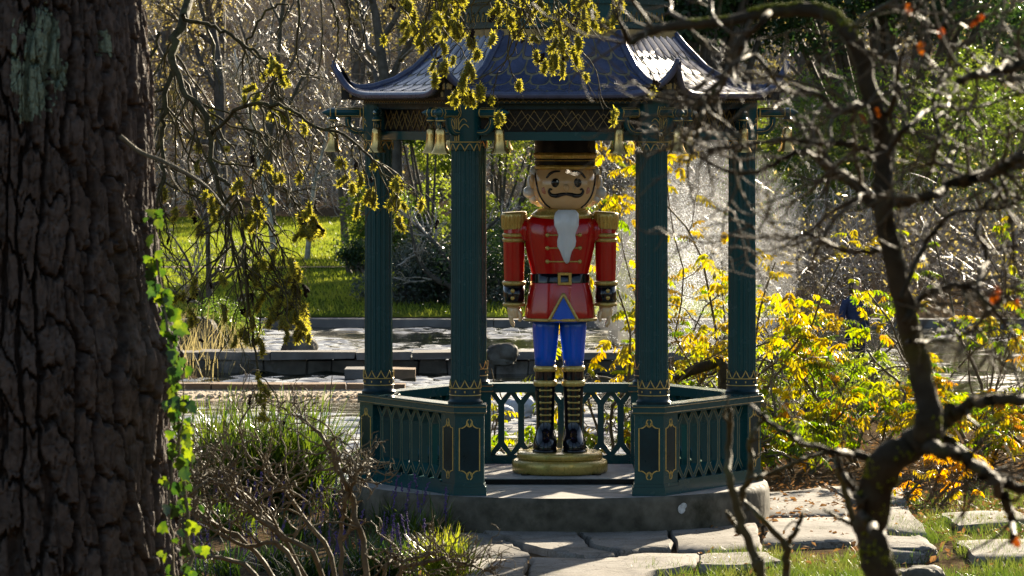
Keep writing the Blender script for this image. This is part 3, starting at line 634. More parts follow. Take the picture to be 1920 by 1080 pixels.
# bracket arms: pipe with pointed end and elbow below; direction along +X, built at the column
def arm_mesh(L):
    g = MB(); h = MB(); ax = lambda pr, m_, bb, n=8: bb.add((lambda v: np.c_[v[:, 2], v[:, 1], v[:, 0] + 2.835])(np.array([[r * math.cos(t), r * math.sin(t), z] for z, r in pr for t in np.linspace(0, 2 * np.pi, n, endpoint=False)])),
        [[k * n + q, k * n + (q + 1) % n, (k + 1) * n + (q + 1) % n, (k + 1) * n + q] for k in range(len(pr) - 1) for q in range(n)], m_, False)
    ax([(0.10, 0.034), (L - 0.06, 0.034), (L - 0.06, 0.040), (L - 0.035, 0.040), (L - 0.035, 0.033), (L - 0.01, 0.030), (L + 0.035, 0.004), (L + 0.036, 0.0)], 0, g)
    ax([(0.135, 0.0362), (0.145, 0.0362)], 0, h); ax([(L - 0.075, 0.0362), (L - 0.066, 0.0362)], 0, h); ax([(L - 0.033, 0.0365), (L - 0.026, 0.0365)], 0, h)
    for t in (R(45), R(135), R(225), R(315), R(0), R(180)):
        h.tubes(np.array([(0.145, 0.0352 * math.sin(t), 2.835 + 0.0352 * math.cos(t)), (L - 0.075, 0.0352 * math.sin(t), 2.835 + 0.0352 * math.cos(t))]), np.full(2, 0.0022), 4)
    el = smooth_path([(0.10, 0, 2.69), (0.16, 0, 2.688), (0.205, 0, 2.705), (0.232, 0, 2.745), (0.238, 0, 2.80)], 14); g.tubes(el, np.full(14, 0.026), 8, caps=True)
    for sg in (-1, 1):
        e2_ = el + np.array([0, sg * 0.0262, 0.0]); h.tubes(e2_[1:-1], np.full(12, 0.0024), 4)
    ax2 = [(0.028, 2.70), (0.040, 2.70), (0.040, 2.713), (0.028, 2.713)]
    g.lathe([(0.030, 2.765), (0.038, 2.77), (0.038, 2.785), (0.026, 2.80), (0.026, 2.815)], 10, (L - 0.05, 0, 0)); h.lathe([(0.0385, 2.774), (0.0388, 2.781)], 10, (L - 0.05, 0, 0), cap=False)
    g.tubes(np.array([(L - 0.05, 0, 2.768), (L - 0.05, 0, 2.735)]), np.full(2, 0.006), 5)
    return g.mesh('bracket_arm', 'green_paint', sharp=35), h.mesh('gold_line', 'gilding')
ARM_R, ARM_T = 0.40, 0.345
arms = {L: arm_mesh(L) for L in (ARM_R, ARM_T)}
bell_prof = [(1.02 * r_, 1.02 * z_) for r_, z_ in [(0.0, 0.0), (0.012, 0.0), (0.026, -0.006), (0.035, -0.020), (0.037, -0.05), (0.039, -0.09), (0.044, -0.13), (0.054, -0.160), (0.067, -0.178), (0.068, -0.186), (0.062, -0.184), (0.052, -0.155), (0.035, -0.10), (0.028, -0.03), (0.0, -0.02)]]
bb = MB().lathe(bell_prof, 20, cap=False); bell_me = bb.mesh('body', 'bell_brass', sharp=50)
bh = MB().tubes(smooth_path([(0.008, 0, 0.0), (0.011, 0, 0.014), (0, 0, 0.026), (-0.011, 0, 0.014), (-0.008, 0, 0.0)], 10), np.full(10, 0.0035), 5); hook_me = bh.mesh('loop', 'dull_gilding')
bc = MB().tubes(np.array([(0, 0, -0.03), (0, 0, -0.165)]), np.full(2, 0.004), 5).ball((0, 0, -0.172), 0.013, 0, 8, 6); clap_me = bc.mesh('clapper', 'dull_gilding')

meshes = dict(pedestal=ped_body.mesh('pedestal', 'green_paint'), foot=ped_foot.mesh('foot', 'green_paint'), cap=ped_cap.mesh('cap', 'green_paint'),
              gold_panel_line=ped_panel.mesh('gold_panel_line', 'gilding'), inset_panel=ped_fill.mesh('inset_panel', 'dark_green_paint'), cap_line=cap_line.mesh('gold_cap_line', 'dull_gilding'))
col_me = dict(shaft=shaft.mesh('shaft', 'green_paint', sharp=40), lower=lower.mesh('lower_band', 'dark_green_paint', sharp=40), lg=lower_gold.mesh('gold_zigzag', 'gilding'), neck=neck.mesh('neck', 'green_paint', sharp=40), ng=neck_gold.mesh('gold_reed', 'gilding'))
POST = np.array([math.cos(R(240)), math.sin(R(240))]) * 1.40
colnames = {0: 'front left', 1: 'front right', 2: 'side right', 3: 'rear right', 4: 'rear left', 5: 'side left'}
where = {0: 'left of the entrance', 1: 'right of the entrance', 2: 'at the outer right corner', 3: 'at the back right corner', 4: 'at the back left corner', 5: 'at the outer left corner'}
for k in range(6):
    ang = S6[k]
    ped = place(link('pedestal', meshes['pedestal'], pav), ang)
    for nm, key in (('foot', 'foot'), ('cap', 'cap'), ('gold_panel_line', 'gold_panel_line'), ('inset_panel', 'inset_panel'), ('gold_cap_line', 'cap_line')): link(nm, meshes[key], ped)
    colm = link('column', col_me['shaft'], pav); xy = rot2(POST, ang); colm.location = (xy[0], xy[1], 0); colm.rotation_euler = (0, 0, ang)
    for nm, key in (('lower_band', 'lower'), ('gold_zigzag', 'lg'), ('neck', 'neck'), ('gold_reed', 'ng')): link(nm, col_me[key], colm)
    for q, (da, L) in enumerate(((0, ARM_R), (-90, ARM_T), (90, ARM_T))):
        g, h = arms[L]; ar = link('bracket_arm', g, pav); ar.location = (xy[0], xy[1], 0); dir_ = R(240) + ang + R(da); ar.rotation_euler = (0, 0, dir_); link('gold_line', h, ar)
        wp = rot2(np.array([xy[0] + (L - 0.05) * math.cos(dir_), xy[1] + (L - 0.05) * math.sin(dir_)]), PAV_RZ)
        side = ('pointing outwards from the column', 'on the arm on the %s side of the column', 'on the arm on the %s side of the column')[q]
        txt = 'brass bell ' + ('on the outward arm of the column ' if q == 0 else ('on the clockwise arm of the column ' if q == 1 else 'on the anticlockwise arm of the column ')) + where[k]
        t = thing('hanging_bell', txt, 'bell', (wp[0], wp[1], 2.722), random.uniform(0, 3), 'bells hanging from the pavilion brackets', world=False)
        t.rotation_euler = (random.uniform(-.05, .05), random.uniform(-.05, .05), random.uniform(0, 3))
        link('body', bell_me, t); link('loop', hook_me, t); link('clapper', clap_me, t)

# -- railings on five sides (the front is open); built for the front side, y = outer face line
AP = O_R * math.cos(R(30)); HALF = O_R / 2 - ARM - 0.001
def baluster(w, top, bot, pitch):
    """upright that splits into a Y at both ends, with two pale lines on its outer face"""
    b = MB(); zt, zb = top - 0.098, bot + 0.098; hp = pitch / 2; hw = w / 2; y0, y1 = 0.0, 0.045
    outl = [(-hw, zb), (-hw, zt), (-hp, top - 0.022), (-hp, top), (-hp + 0.03, top), (0, zt + 0.040), (hp - 0.03, top), (hp, top), (hp, top - 0.022), (hw, zt), (hw, zb), (hp, bot + 0.022), (hp, bot), (hp - 0.03, bot), (0, zb - 0.040), (-hp + 0.03, bot), (-hp, bot), (-hp, bot + 0.022)]
    quads = [[(-hw, zb), (hw, zb), (hw, zt), (-hw, zt)]]
    for s, z_, e in ((1, zt, top), (-1, zb, bot)):
        quads.append([(-hw, z_), (hw, z_), (0, z_ + s * 0.040)])
        for q in (-1, 1): quads.append([(q * hw, z_), (0, z_ + s * 0.040), (q * (hp - 0.03), e), (q * hp, e), (q * hp, e - s * 0.022)])
    for pts in quads:
        p = np.array(pts); n = len(p); ar = 0.5 * np.sum(p[:, 0] * np.roll(p[:, 1], -1) - np.roll(p[:, 0], -1) * p[:, 1]); p = p if ar > 0 else p[::-1]
        b.poly(np.c_[p[:, 0], np.full(n, y0), p[:, 1]], [list(range(n))], 0); b.poly(np.c_[p[:, 0], np.full(n, y1), p[:, 1]], [list(range(n))[::-1]], 0)
    p = np.array(outl); n = len(p); b.add(np.vstack([np.c_[p[:, 0], np.full(n, y0), p[:, 1]], np.c_[p[:, 0], np.full(n, y1), p[:, 1]]]), np.array([[k, n + k, n + (k + 1) % n, (k + 1) % n] for k in range(n)]), 0, False)
    org = np.array([0, -0.0006, 0.0]); ex = np.array([1.0, 0, 0]); ez = np.array([0, 0, 1.0]); nr = np.array([0, -1.0, 0]); i = hw - 0.009
    ln = MB()
    for q in (-1, 1):
        ribbon(ln, [(q * i, zb - 0.003), (q * i, zt + 0.003), (q * (hp - 0.004), top - 0.020)], org, ex, ez, nr, 0.0026, 0.002); ribbon(ln, [(q * i, zb - 0.003), (q * (hp - 0.004), bot + 0.020)], org, ex, ez, nr, 0.0026, 0.002)
        ribbon(ln, [(0, zt + 0.033), (q * (hp - 0.03), top - 0.006)], org, ex, ez, nr, 0.0026, 0.002); ribbon(ln, [(0, zb - 0.033), (q * (hp - 0.03), bot + 0.006)], org, ex, ez, nr, 0.0026, 0.002)
    return b.mesh('baluster', 'green_paint'), ln.mesh('painted_line', 'pale_line_paint')
NB = 7; PITCH = 2 * HALF / NB
bal_me, line_me = baluster(0.050, 0.5985, 0.1005, PITCH)
top_rail = MB().box((0, -AP + 0.062, 0.635), (HALF, 0.075, 0.036)).mesh('top_rail', 'green_paint')
trl = MB()
for z in (0.612, 0.655): trl.tubes(np.array([(-HALF, -AP - 0.014, z), (HALF, -AP - 0.014, z)]), np.full(2, 0.0036), 4)
trl_me = trl.mesh('gold_cap_line', 'dull_gilding')
bot_rail = MB().box((0, -AP + 0.062, 0.05), (HALF, 0.07, 0.050)).mesh('bottom_rail', 'green_paint')
for k in range(1, 6):
    ra = link('railing', None, pav); ra.rotation_euler = (0, 0, S6[k]); ra.empty_display_size = 0.1
    tr = link('top_rail', top_rail, ra); 
    if k in (1, 5): link('gold_cap_line', trl_me, ra)
    link('bottom_rail', bot_rail, ra)
    for q in range(NB):
        o = link('baluster', bal_me, ra); o.location = (-HALF + (q + 0.5) * PITCH, -AP + 0.04, 0)
    if k in (1, 5, 2, 4):
        m = MB()
        for q in range(NB):
            vv = np.array([v.co[:] for v in line_me.vertices]); ff = [list(p.vertices) for p in line_me.polygons]; m.add(vv + np.array([-HALF + (q + 0.5) * PITCH, -AP + 0.04, 0]), ff, 0, False)
        m.build('painted_lines', 'pale_line_paint', ra)

# -- frieze between the columns
fr = 1.40 * math.cos(R(30)); FH = 0.70 - 0.118
beam = MB().box((0, -fr, 2.895), (FH + 0.05, 0.06, 0.035)).mesh('beam', 'dark_green_paint')
low = MB().box((0, -fr, 2.660), (FH, 0.045, 0.032)).mesh('lower_rail', 'green_paint')
back = MB().box((0, -fr, 2.776), (FH, 0.010, 0.0835)).mesh('backing', 'black_paint')
lat = MB(); ex = np.array([1.0, 0, 0]); ez = np.array([0, 0, 1.0])
for fy, nr in ((-0.011, -1.0), (0.011, 1.0)):
    n = 12; xs_ = np.linspace(-FH + 0.02, FH - 0.02, n + 1)
    for off in (0, 1):
        pts = [(x, 0.155 if (q + off) % 2 else 0.012) for q, x in enumerate(xs_)]; ribbon(lat, pts, np.array([0, -fr + fy * 1.02, 2.695]), ex, ez, np.array([0, nr, 0]), 0.0042, 0.006)
    pts = [(x + (xs_[1] - xs_[0]) / 2, 0.085 + 0.045 * (1 if q % 2 else -1)) for q, x in enumerate(xs_[:-1])]; ribbon(lat, pts, np.array([0, -fr + fy * 1.02, 2.695]), ex, ez, np.array([0, nr, 0]), 0.003, 0.005)
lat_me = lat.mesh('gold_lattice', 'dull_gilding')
for k in range(6):
    f = link('frieze', None, pav); f.rotation_euler = (0, 0, S6[k])
    for nm, me in (('beam', beam), ('lower_rail', low), ('backing', back), ('gold_lattice', lat_me)): link(nm, me, f)

# -- roof
hip_r = np.array([0.88, 0.96, 1.12, 1.28, 1.45, 1.57, 1.66, 1.72, 1.750]); hip_z = np.array([3.43, 3.33, 3.165, 3.070, 3.018, 3.010, 3.065, 3.15, 3.225])
def roof_pt(u, v, lift=0.0):
    u = np.asarray(u, float); v = np.asarray(v, float)
    rc = 0.88 + (1.750 - 0.88) * v; zh = np.interp(rc, hip_r, hip_z)
    am = 0.762 + (1.45 - 0.762) * v; zm = 2.985 + 0.445 * (1 - v) ** 2.3
    w = np.abs(u) ** 7; ap = am + (rc * 0.866 - am) * w; z = zm + (zh - zm) * w
    return np.stack([u * rc * 0.5, -ap, z + lift], -1)
def roof_n(u, v):
    e = 1e-3; a_ = roof_pt(u + e, v) - roof_pt(u - e, v); b_ = roof_pt(u, v - e) - roof_pt(u, v + e); return unit(np.cross(a_, b_))
NU, NV = 49, 22
us = np.sin(np.linspace(-np.pi / 2, np.pi / 2, NU)); vs_ = np.linspace(0, 1, NV); U, Vv = np.meshgrid(us, vs_)
i = np.arange(NV - 1)[:, None] * NU; j = np.arange(NU - 1)[None]; gf = np.stack([i + j, i + NU + j, i + NU + j + 1, i + j + 1], -1).reshape(-1, 4)
skin = MB(); skin.add(roof_pt(U, Vv), gf)
under = roof_pt(U, Vv, -0.035); skin.add(under, gf[:, ::-1], 1)
skin_me = skin.mesh('roof_skin', ['roof_joint', 'black_paint'])
# glazed scale tiles, one mesh for each place on a face, shared by the six faces
ROWS, COLS = 5, 9
vb = 1 - (1 - np.linspace(0, 1, ROWS + 1)) ** 1.0
tile_me = []
for r in range(ROWS):
    n_c = COLS if r % 2 == 0 else COLS + 1
    for c_ in range(n_c):
        uc = (-1 + (2 * c_ + 1) / COLS) if r % 2 == 0 else (-1 + 2 * c_ / COLS); wu = 2 / COLS
        xs_ = np.linspace(-0.5, 0.5, 9); g_ = 0.07
        arc = lambda x: 0.42 * np.sqrt(np.clip(1 - (2 * x) ** 2, 0, 1))
        botp = [(x * (1 - 1.6 * g_), -arc(x) + g_) for x in xs_]
        topp = [(x * (1 - 1.6 * g_), (1 - arc(x - 0.5) if x >= 0 else 1 - arc(x + 0.5)) - g_ * 0.9) for x in xs_[::-1]]
        pts = np.array(botp + topp); uu = uc + pts[:, 0] * wu; dv = 1 / ROWS * 0.93
        vv = (r + 0.62) / ROWS * 0.97 - (pts[:, 1] - 0.0) * dv * 1.0 + 0.012
        cl = np.clip(uu, -0.955, 0.955); vv = np.clip(vv, 0.012, 0.985)
        if np.ptp(cl) < 0.03 or np.ptp(vv) < 0.02: continue
        cu, cv = cl.mean(), vv.mean(); n = len(cl)
        ru = cu + (cl - cu) * 0.62; rv = cv + (vv - cv) * 0.62
        P0 = roof_pt(cl, vv) + roof_n(cl, vv) * 0.0005; P1 = roof_pt(cl, vv) + roof_n(cl, vv) * 0.005; P2 = roof_pt(ru, rv) + roof_n(ru, rv) * 0.0066; P3 = (roof_pt(cu, cv) + roof_n(np.array(cu), np.array(cv)) * 0.007)[None]
        m = MB(); jj = np.arange(n); j2 = (jj + 1) % n
        m.add(np.vstack([P0, P1, P2, P3]), np.vstack([np.stack([q * n + jj, q * n + j2, (q + 1) * n + j2, (q + 1) * n + jj], -1) for q in range(2)]), 0, True); m.f.append((np.stack([2 * n + jj, 2 * n + j2, np.full(n, 3 * n)], -1), 0, True))
        tile_me.append(m.mesh('tile', 'roof_glaze', sharp=55))
hv = np.linspace(0, 1, 26); hipP = roof_pt(np.ones(26), hv, 0.012); hip = MB(); hip.tubes(hipP, np.interp(hv, [0, 0.8, 1], [0.028, 0.030, 0.016]), 10, caps=True)
hipg = MB(); hipg.tubes(hipP + np.array([0, 0, 0.03]), np.full(26, 0.009), 6)
hip_me = hip.mesh('hip_ridge', 'roof_glaze')
eu = np.sin(np.linspace(-np.pi / 2, np.pi / 2, 61)); eP = roof_pt(eu, np.ones(61), -0.02); eave = MB(); eave.tubes(eP, np.full(61, 0.027), 8); eave_me = eave.mesh('eave_roll', 'roof_glaze')
# fascia that closes the upturned corner, with painted flowers, and the scalloped trim
fin = eP * np.array([0.965, 0.965, 1.0]); zb_ = 2.932; fa = MB(); top_ = fin.copy(); top_[:, 2] -= 0.0; bot_ = fin.copy(); bot_[:, 2] = zb_
fa.add(np.stack([bot_, top_], 1), np.array([[2 * k, 2 * k + 2, 2 * k + 3, 2 * k + 1] for k in range(60)]), 0, False); fa_me = fa.mesh('fascia', 'black_paint')
def flower(cx_, cz, r):
    flw = MB(); k = np.argmin(np.abs(fin[:, 0] - cx_)); y = fin[k, 1] - 0.004
    for q in range(5):
        t = 2 * np.pi * q / 5 + 0.3; flw.ball((cx_ + r * 0.62 * math.cos(t), y, cz + r * 0.62 * math.sin(t)), (r * 0.45, 0.004, r * 0.45), 0, 7, 5)
    flw.ball((cx_, y - 0.003, cz), (r * 0.4, 0.004, r * 0.4), 0, 7, 5); return flw.mesh('gold_flower', 'dull_gilding')
flw_me = [flower(sg * x_, z_, r_) for sg in (-1, 1) for x_, z_, r_ in ((0.815, 3.035, 0.030), (0.745, 2.972, 0.022))]
scl = MB(); nS = 32
for q in range(nS):
    x = (q + 0.5 - nS / 2) * 1.30 / nS; t = np.linspace(0, np.pi, 7); w_ = 1.30 / nS / 2
    scl.tubes(np.c_[x + w_ * np.cos(t), np.full(7, -1.355), 2.908 + 0.016 * np.sin(t)], np.full(7, 0.0028), 4)
scl.box((0, -1.335, 2.918), (0.69, 0.014, 0.016), 1)
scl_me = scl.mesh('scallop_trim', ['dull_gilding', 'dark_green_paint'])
roof = link('roof', None, pav)
for k in range(6):
    for nm, me in (('roof_skin', skin_me), ('hip_ridge', hip_me), ('eave_roll', eave_me), ('fascia', fa_me), ('scallop_trim', scl_me)): place(link(nm, me, roof), S6[k])
    for me in flw_me: place(link('gold_flower', me, roof), S6[k])
    for me in tile_me: place(link('tile', me, roof), S6[k])
hx = lambda r: [(r * math.cos(R(60 * k)), r * math.sin(R(60 * k))) for k in range(6)]
MB().prism(hx(1.60), 2.928, 2.9315).build('soffit', 'black_paint', roof)
# upper drum, band and small top roof
drum = MB(); drum.prism(hx(0.80), 3.40, 3.82); drum.prism(hx(0.86), 3.475, 3.505); drum.prism(hx(0.83), 3.66, 3.69); drum.build('drum', 'green_paint', roof)
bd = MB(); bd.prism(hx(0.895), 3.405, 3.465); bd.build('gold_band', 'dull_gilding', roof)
tri = MB()
for k in range(6):
    for q in range(10):
        x = -0.36 + q * 0.08; t_ = np.array([(x - 0.022, -0.802 * math.cos(R(30)) - 0.003, 3.53), (x + 0.022, -0.802 * math.cos(R(30)) - 0.003, 3.53), (x, -0.802 * math.cos(R(30)) - 0.003, 3.60), (x - 0.022, -0.802 * math.cos(R(30)) - 0.003, 3.53)]); tri.tubes(rot3(t_, S6[k]), np.full(4, 0.004), 4)
tri.build('gold_triangles', 'gilding', roof)
tp = MB()
for k in range(6):
    P = roof_pt(U, Vv); P = np.c_[(P[..., 0] * 0.62).ravel(), (P[..., 1] * 0.62 + 0.11 * Vv * 0).ravel(), ((P[..., 2] - 2.985) * 0.9 + 3.84).ravel()]; tp.add(rot3(P, S6[k]), gf)
tp.lathe([(0.56, 4.22), (0.40, 4.30), (0.22, 4.48), (0.10, 4.75), (0.05, 4.95), (0.09, 5.02), (0.05, 5.12), (0.01, 5.3)], 12)
tp.build('upper_roof', 'roof_glaze', roof)
# the board the statue stands on
bd = thing('floor_board', 'flat grey board with black edge lying on the pavilion floor', 'board', (0, 0.3, 0.0))
MB().box((-0.03, 0.32, 0.0205), (0.62, 0.70, 0.0185), 1).build('edge', ['board_top', 'black_paint'], bd)
MB().box((-0.03, 0.32, 0.042), (0.612, 0.692, 0.003), 0).build('top', ['board_top', 'black_paint'], bd)

# ------------------------------------------------------------------ toy soldier statue
ST = thing('toy_soldier_statue', 'large glossy toy soldier statue with red coat and white beard', 'statue', (0.0, 0.20, 0.0455), R(1.5), world=False)
def st(m, name, mats, parent=ST, sharp=None): return link(name, m.mesh(name, mats, None, sharp), parent)
def bevel_prof(r, z0, z1, e=0.02): return [(r - e, z0), (r - e * 0.3, z0 + e * 0.3), (r, z0 + e), (r, z1 - e), (r - e * 0.3, z1 - e * 0.3), (r - e, z1)]
b = MB(); b.lathe(bevel_prof(0.372, 0.0, 0.105, 0.025), 64); b.lathe(bevel_prof(0.332, 0.104, 0.165, 0.018), 64); base = st(b, 'round_base', 'gold_lacquer', sharp=60)
b = MB()
for k in range(4):
    t = R(45 + 90 * k); b.box((0.385 * math.cos(t), 0.385 * math.sin(t), 0.004), (0.03, 0.02, 0.0035), 0, [[math.cos(t), -math.sin(t), 0], [math.sin(t), math.cos(t), 0], [0, 0, 1]])
st(b, 'fixing_bracket', 'black_paint', base)
BW = 0.034
for sg, cx in ((-1, -0.113), (1, 0.105)):
    # boot: shoe as a loft running upwards with the toe forward (-y)
    b = MB(); b.loft([(0.164, 0.085, 0.150, cx + sg * .004, -0.055), (0.175, 0.092, 0.160, cx + sg * .004, -0.06), (0.215, 0.094, 0.160, cx + sg * .004, -0.06), (0.255, 0.090, 0.148, cx, -0.05), (0.285, 0.082, 0.125, cx, -0.028), (0.31, 0.076, 0.102, cx, -0.008), (0.335, 0.072, 0.086, cx, 0.006), (0.37, 0.070, 0.076, cx, 0.012), (0.42, 0.070, 0.074, cx, 0.012), (0.55, 0.074, 0.078, cx, 0.012), (0.67, 0.080, 0.084, cx, 0.012), (0.79, 0.080, 0.084, cx, 0.012)], 32)
    boot = st(b, 'boot', 'black_lacquer', sharp=75)
    b = MB(); b.loft([(0.165, 0.100, 0.170, cx + sg * .004, -0.06), (0.183, 0.100, 0.170, cx + sg * .004, -0.06)], 32); st(b, 'sole', 'black_lacquer', boot)
    b = MB(); b.loft([(0.668, 0.083, 0.087, cx, .012), (0.674, 0.090, 0.094, cx, .012), (0.69, 0.093, 0.097, cx, .012), (0.71, 0.090, 0.094, cx, .012), (0.716, 0.083, 0.087, cx, .012)], 32); st(b, 'boot_band', 'gold_lacquer', boot); b = MB()
    b.loft([(0.782, 0.083, 0.087, cx, .012), (0.79, 0.090, 0.094, cx, .012), (0.805, 0.092, 0.096, cx, .012), (0.822, 0.088, 0.092, cx, .012), (0.828, 0.080, 0.084, cx, .012)], 32); st(b, 'boot_band', 'gold_lacquer', boot)
    for q in range(6):
        b = MB(); z = 0.40 + 0.048 * q; yf = -0.065 - 0.004 * q * 0.5
        w_ = 0.034 + 0.0015 * q; x_ = np.linspace(-w_, w_, 7); y_ = 0.012 - np.sqrt(np.maximum(0, 1 - (x_ / 0.0735) ** 2)) * (0.0765 + 0.0016 * q) - 0.003
        b.tubes(np.c_[cx + x_, y_, np.full(7, z)], np.full(7, 0.0065), 6)
        for s2 in (0, 6): b.ball((cx + x_[s2], y_[s2], z), (0.011, 0.008, 0.012), 0, 8, 6)
        st(b, 'lace', 'gold_lacquer', boot)
    b = MB(); b.loft([(0.815, 0.078, 0.082, cx, .012), (0.90, 0.084, 0.088, cx, .010), (1.02, 0.096, 0.100, cx * 0.98, .006), (1.12, 0.104, 0.108, cx * 0.97, .0), (1.21, 0.107, 0.11, cx * 0.97, 0)], 30); st(b, 'trouser_leg', 'blue_lacquer')
# coat: skirt, torso
def ell(rows): return [(z, rx, ry, 0.0, 0.0) for z, rx, ry in rows]
sk = ell([(1.178, 0.272, 0.205), (1.19, 0.275, 0.208), (1.26, 0.268, 0.202), (1.34, 0.258, 0.196), (1.42, 0.243, 0.186), (1.475, 0.228, 0.176), (1.50, 0.218, 0.17)])
b = MB(); b.loft(sk, 64, 0, 2.2)
# soft vertical folds in the skirt
v = b.v[0]; ang_ = np.arctan2(v[:, 1], v[:, 0]); fz = np.clip((1.48 - v[:, 2]) / 0.3, 0, 1); k_ = 1 + 0.018 * np.sin(ang_ * 9 + 0.6) * fz; v[:, 0] *= k_; v[:, 1] *= k_
coat = st(b, 'coat_skirt', 'red_lacquer', sharp=70)
def skirt_front(x, z):
    zz = [r[0] for r in sk]; rx = np.interp(z, zz, [r[1] for r in sk]); ry = np.interp(z, zz, [r[2] for r in sk]); return -ry * (np.clip(1 - np.abs(x / rx) ** 2.2, 0, 1)) ** (1 / 2.2)
def fold_k(x, y, z): return 1 + 0.018 * math.sin(math.atan2(y, x) * 9 + 0.6) * min(1, max(0, (1.48 - z) / 0.3))
# hem line and the parted front: gold edge round a blue wedge
hem = MB(); th = np.linspace(0, 2 * np.pi, 97); ca = np.sign(np.cos(th)) * np.abs(np.cos(th)) ** (2 / 2.2); sa = np.sign(np.sin(th)) * np.abs(np.sin(th)) ** (2 / 2.2); kk = 1 + 0.018 * np.sin(np.arctan2(0.208 * sa, 0.275 * ca) * 9 + 0.6)
hem.tubes(np.c_[0.276 * ca * kk, 0.209 * sa * kk, np.full(97, 1.188)], np.full(97, 0.0135), 6)
apex = 1.385; wv = 0.115
wed = MB(); n = 12; V = []
for q in range(n + 1):
    z = 1.172 + (apex - 1.172) * q / n; hw = wv * (1 - q / n) + 0.002
    for s in np.linspace(-1, 1, 9): x = s * hw; V.append((x + 0.02, skirt_front(x + 0.02, max(z, 1.18)) * 1.012 - 0.006, z))
V = np.array(V); i = np.arange(n)[:, None] * 9; j = np.arange(8)[None]; wed.add(V, np.stack([i + j, i + j + 1, i + 9 + j + 1, i + 9 + j], -1).reshape(-1, 4)); st(wed, 'blue_wedge', 'blue_lacquer', coat)
for s in (-1, 1):
    P = np.array([(0.02 + s * wv * (1 - t), skirt_front(0.02 + s * wv * (1 - t), max(1.18, 1.172 + (apex - 1.172) * t)) * 1.012 - 0.008, 1.180 + (apex - 1.172) * t) for t in np.linspace(0, 1, 12)]); hem.tubes(P, np.full(12, 0.0125), 6, caps=True)
st(hem, 'gold_hem', 'gold_lacquer', coat)
to = ell([(1.49, 0.218, 0.165), (1.54, 0.222, 0.168), (1.60, 0.236, 0.182), (1.68, 0.255, 0.198), (1.76, 0.270, 0.208), (1.84, 0.280, 0.210), (1.90, 0.283, 0.205), (1.945, 0.272, 0.192), (1.975, 0.245, 0.175), (2.0, 0.20, 0.15), (2.02, 0.15, 0.12)])
b = MB(); b.loft(to, 48, 0, 2.3); torso = st(b, 'torso', 'red_lacquer', sharp=75)
def torso_front(x, z):
    zz = [r[0] for r in to]; rx = np.interp(z, zz, [r[1] for r in to]); ry = np.interp(z, zz, [r[2] for r in to]); return -ry * (np.clip(1 - np.abs(x / rx) ** 2.3, 0, 1)) ** (1 / 2.3)
b = MB(); b.loft([(1.962, 0.232, 0.178, 0.01, -.002), (1.975, 0.246, 0.192, .01, -.004), (2.0, 0.238, 0.188, .012, -.006), (2.035, 0.200, 0.165, .018, -.004), (2.05, 0.16, 0.13, .02, 0)], 40); st(b, 'collar', 'gold_lacquer', torso)
for z in (1.845, 1.745, 1.64):
    fg = MB(); x_ = np.linspace(-0.115, 0.135, 15) + 0.012; fg.tubes(np.c_[x_, torso_front(x_, z) - 0.003, np.full(15, z)], np.full(15, 0.0062), 6)
    for s2 in (0, 14): fg.ball((x_[s2], torso_front(x_[s2], z) - 0.004, z), (0.017, 0.012, 0.017), 0, 10, 7)
    st(fg, 'frogging', 'gold_lacquer', torso)
b = MB(); b.loft(ell([(1.468, 0.220, 0.172), (1.474, 0.233, 0.184), (1.54, 0.232, 0.182), (1.546, 0.220, 0.172)]), 48, 0, 2.3); belt = st(b, 'belt', 'black_lacquer', sharp=60)
b = MB(); bx = 0.03; sq = np.array([(-0.056, -0.05), (0.056, -0.05), (0.056, 0.05), (-0.056, 0.05)]); ib = sq * 0.56; yb = -0.197
V = np.vstack([np.c_[sq[:, 0] + bx, np.full(4, yb + 0.02), sq[:, 1] + 1.507], np.c_[sq[:, 0] * 0.93 + bx, np.full(4, yb - 0.004), sq[:, 1] * 0.93 + 1.507], np.c_[ib[:, 0] + bx, np.full(4, yb - 0.004), ib[:, 1] + 1.507], np.c_[ib[:, 0] + bx, np.full(4, yb + 0.012), ib[:, 1] + 1.507]])
b.add(V, [[q * 4 + k, q * 4 + (k + 1) % 4, (q + 1) * 4 + (k + 1) % 4, (q + 1) * 4 + k] for q in range(3) for k in range(4)], 0, False); st(b, 'buckle', 'gold_lacquer', belt)
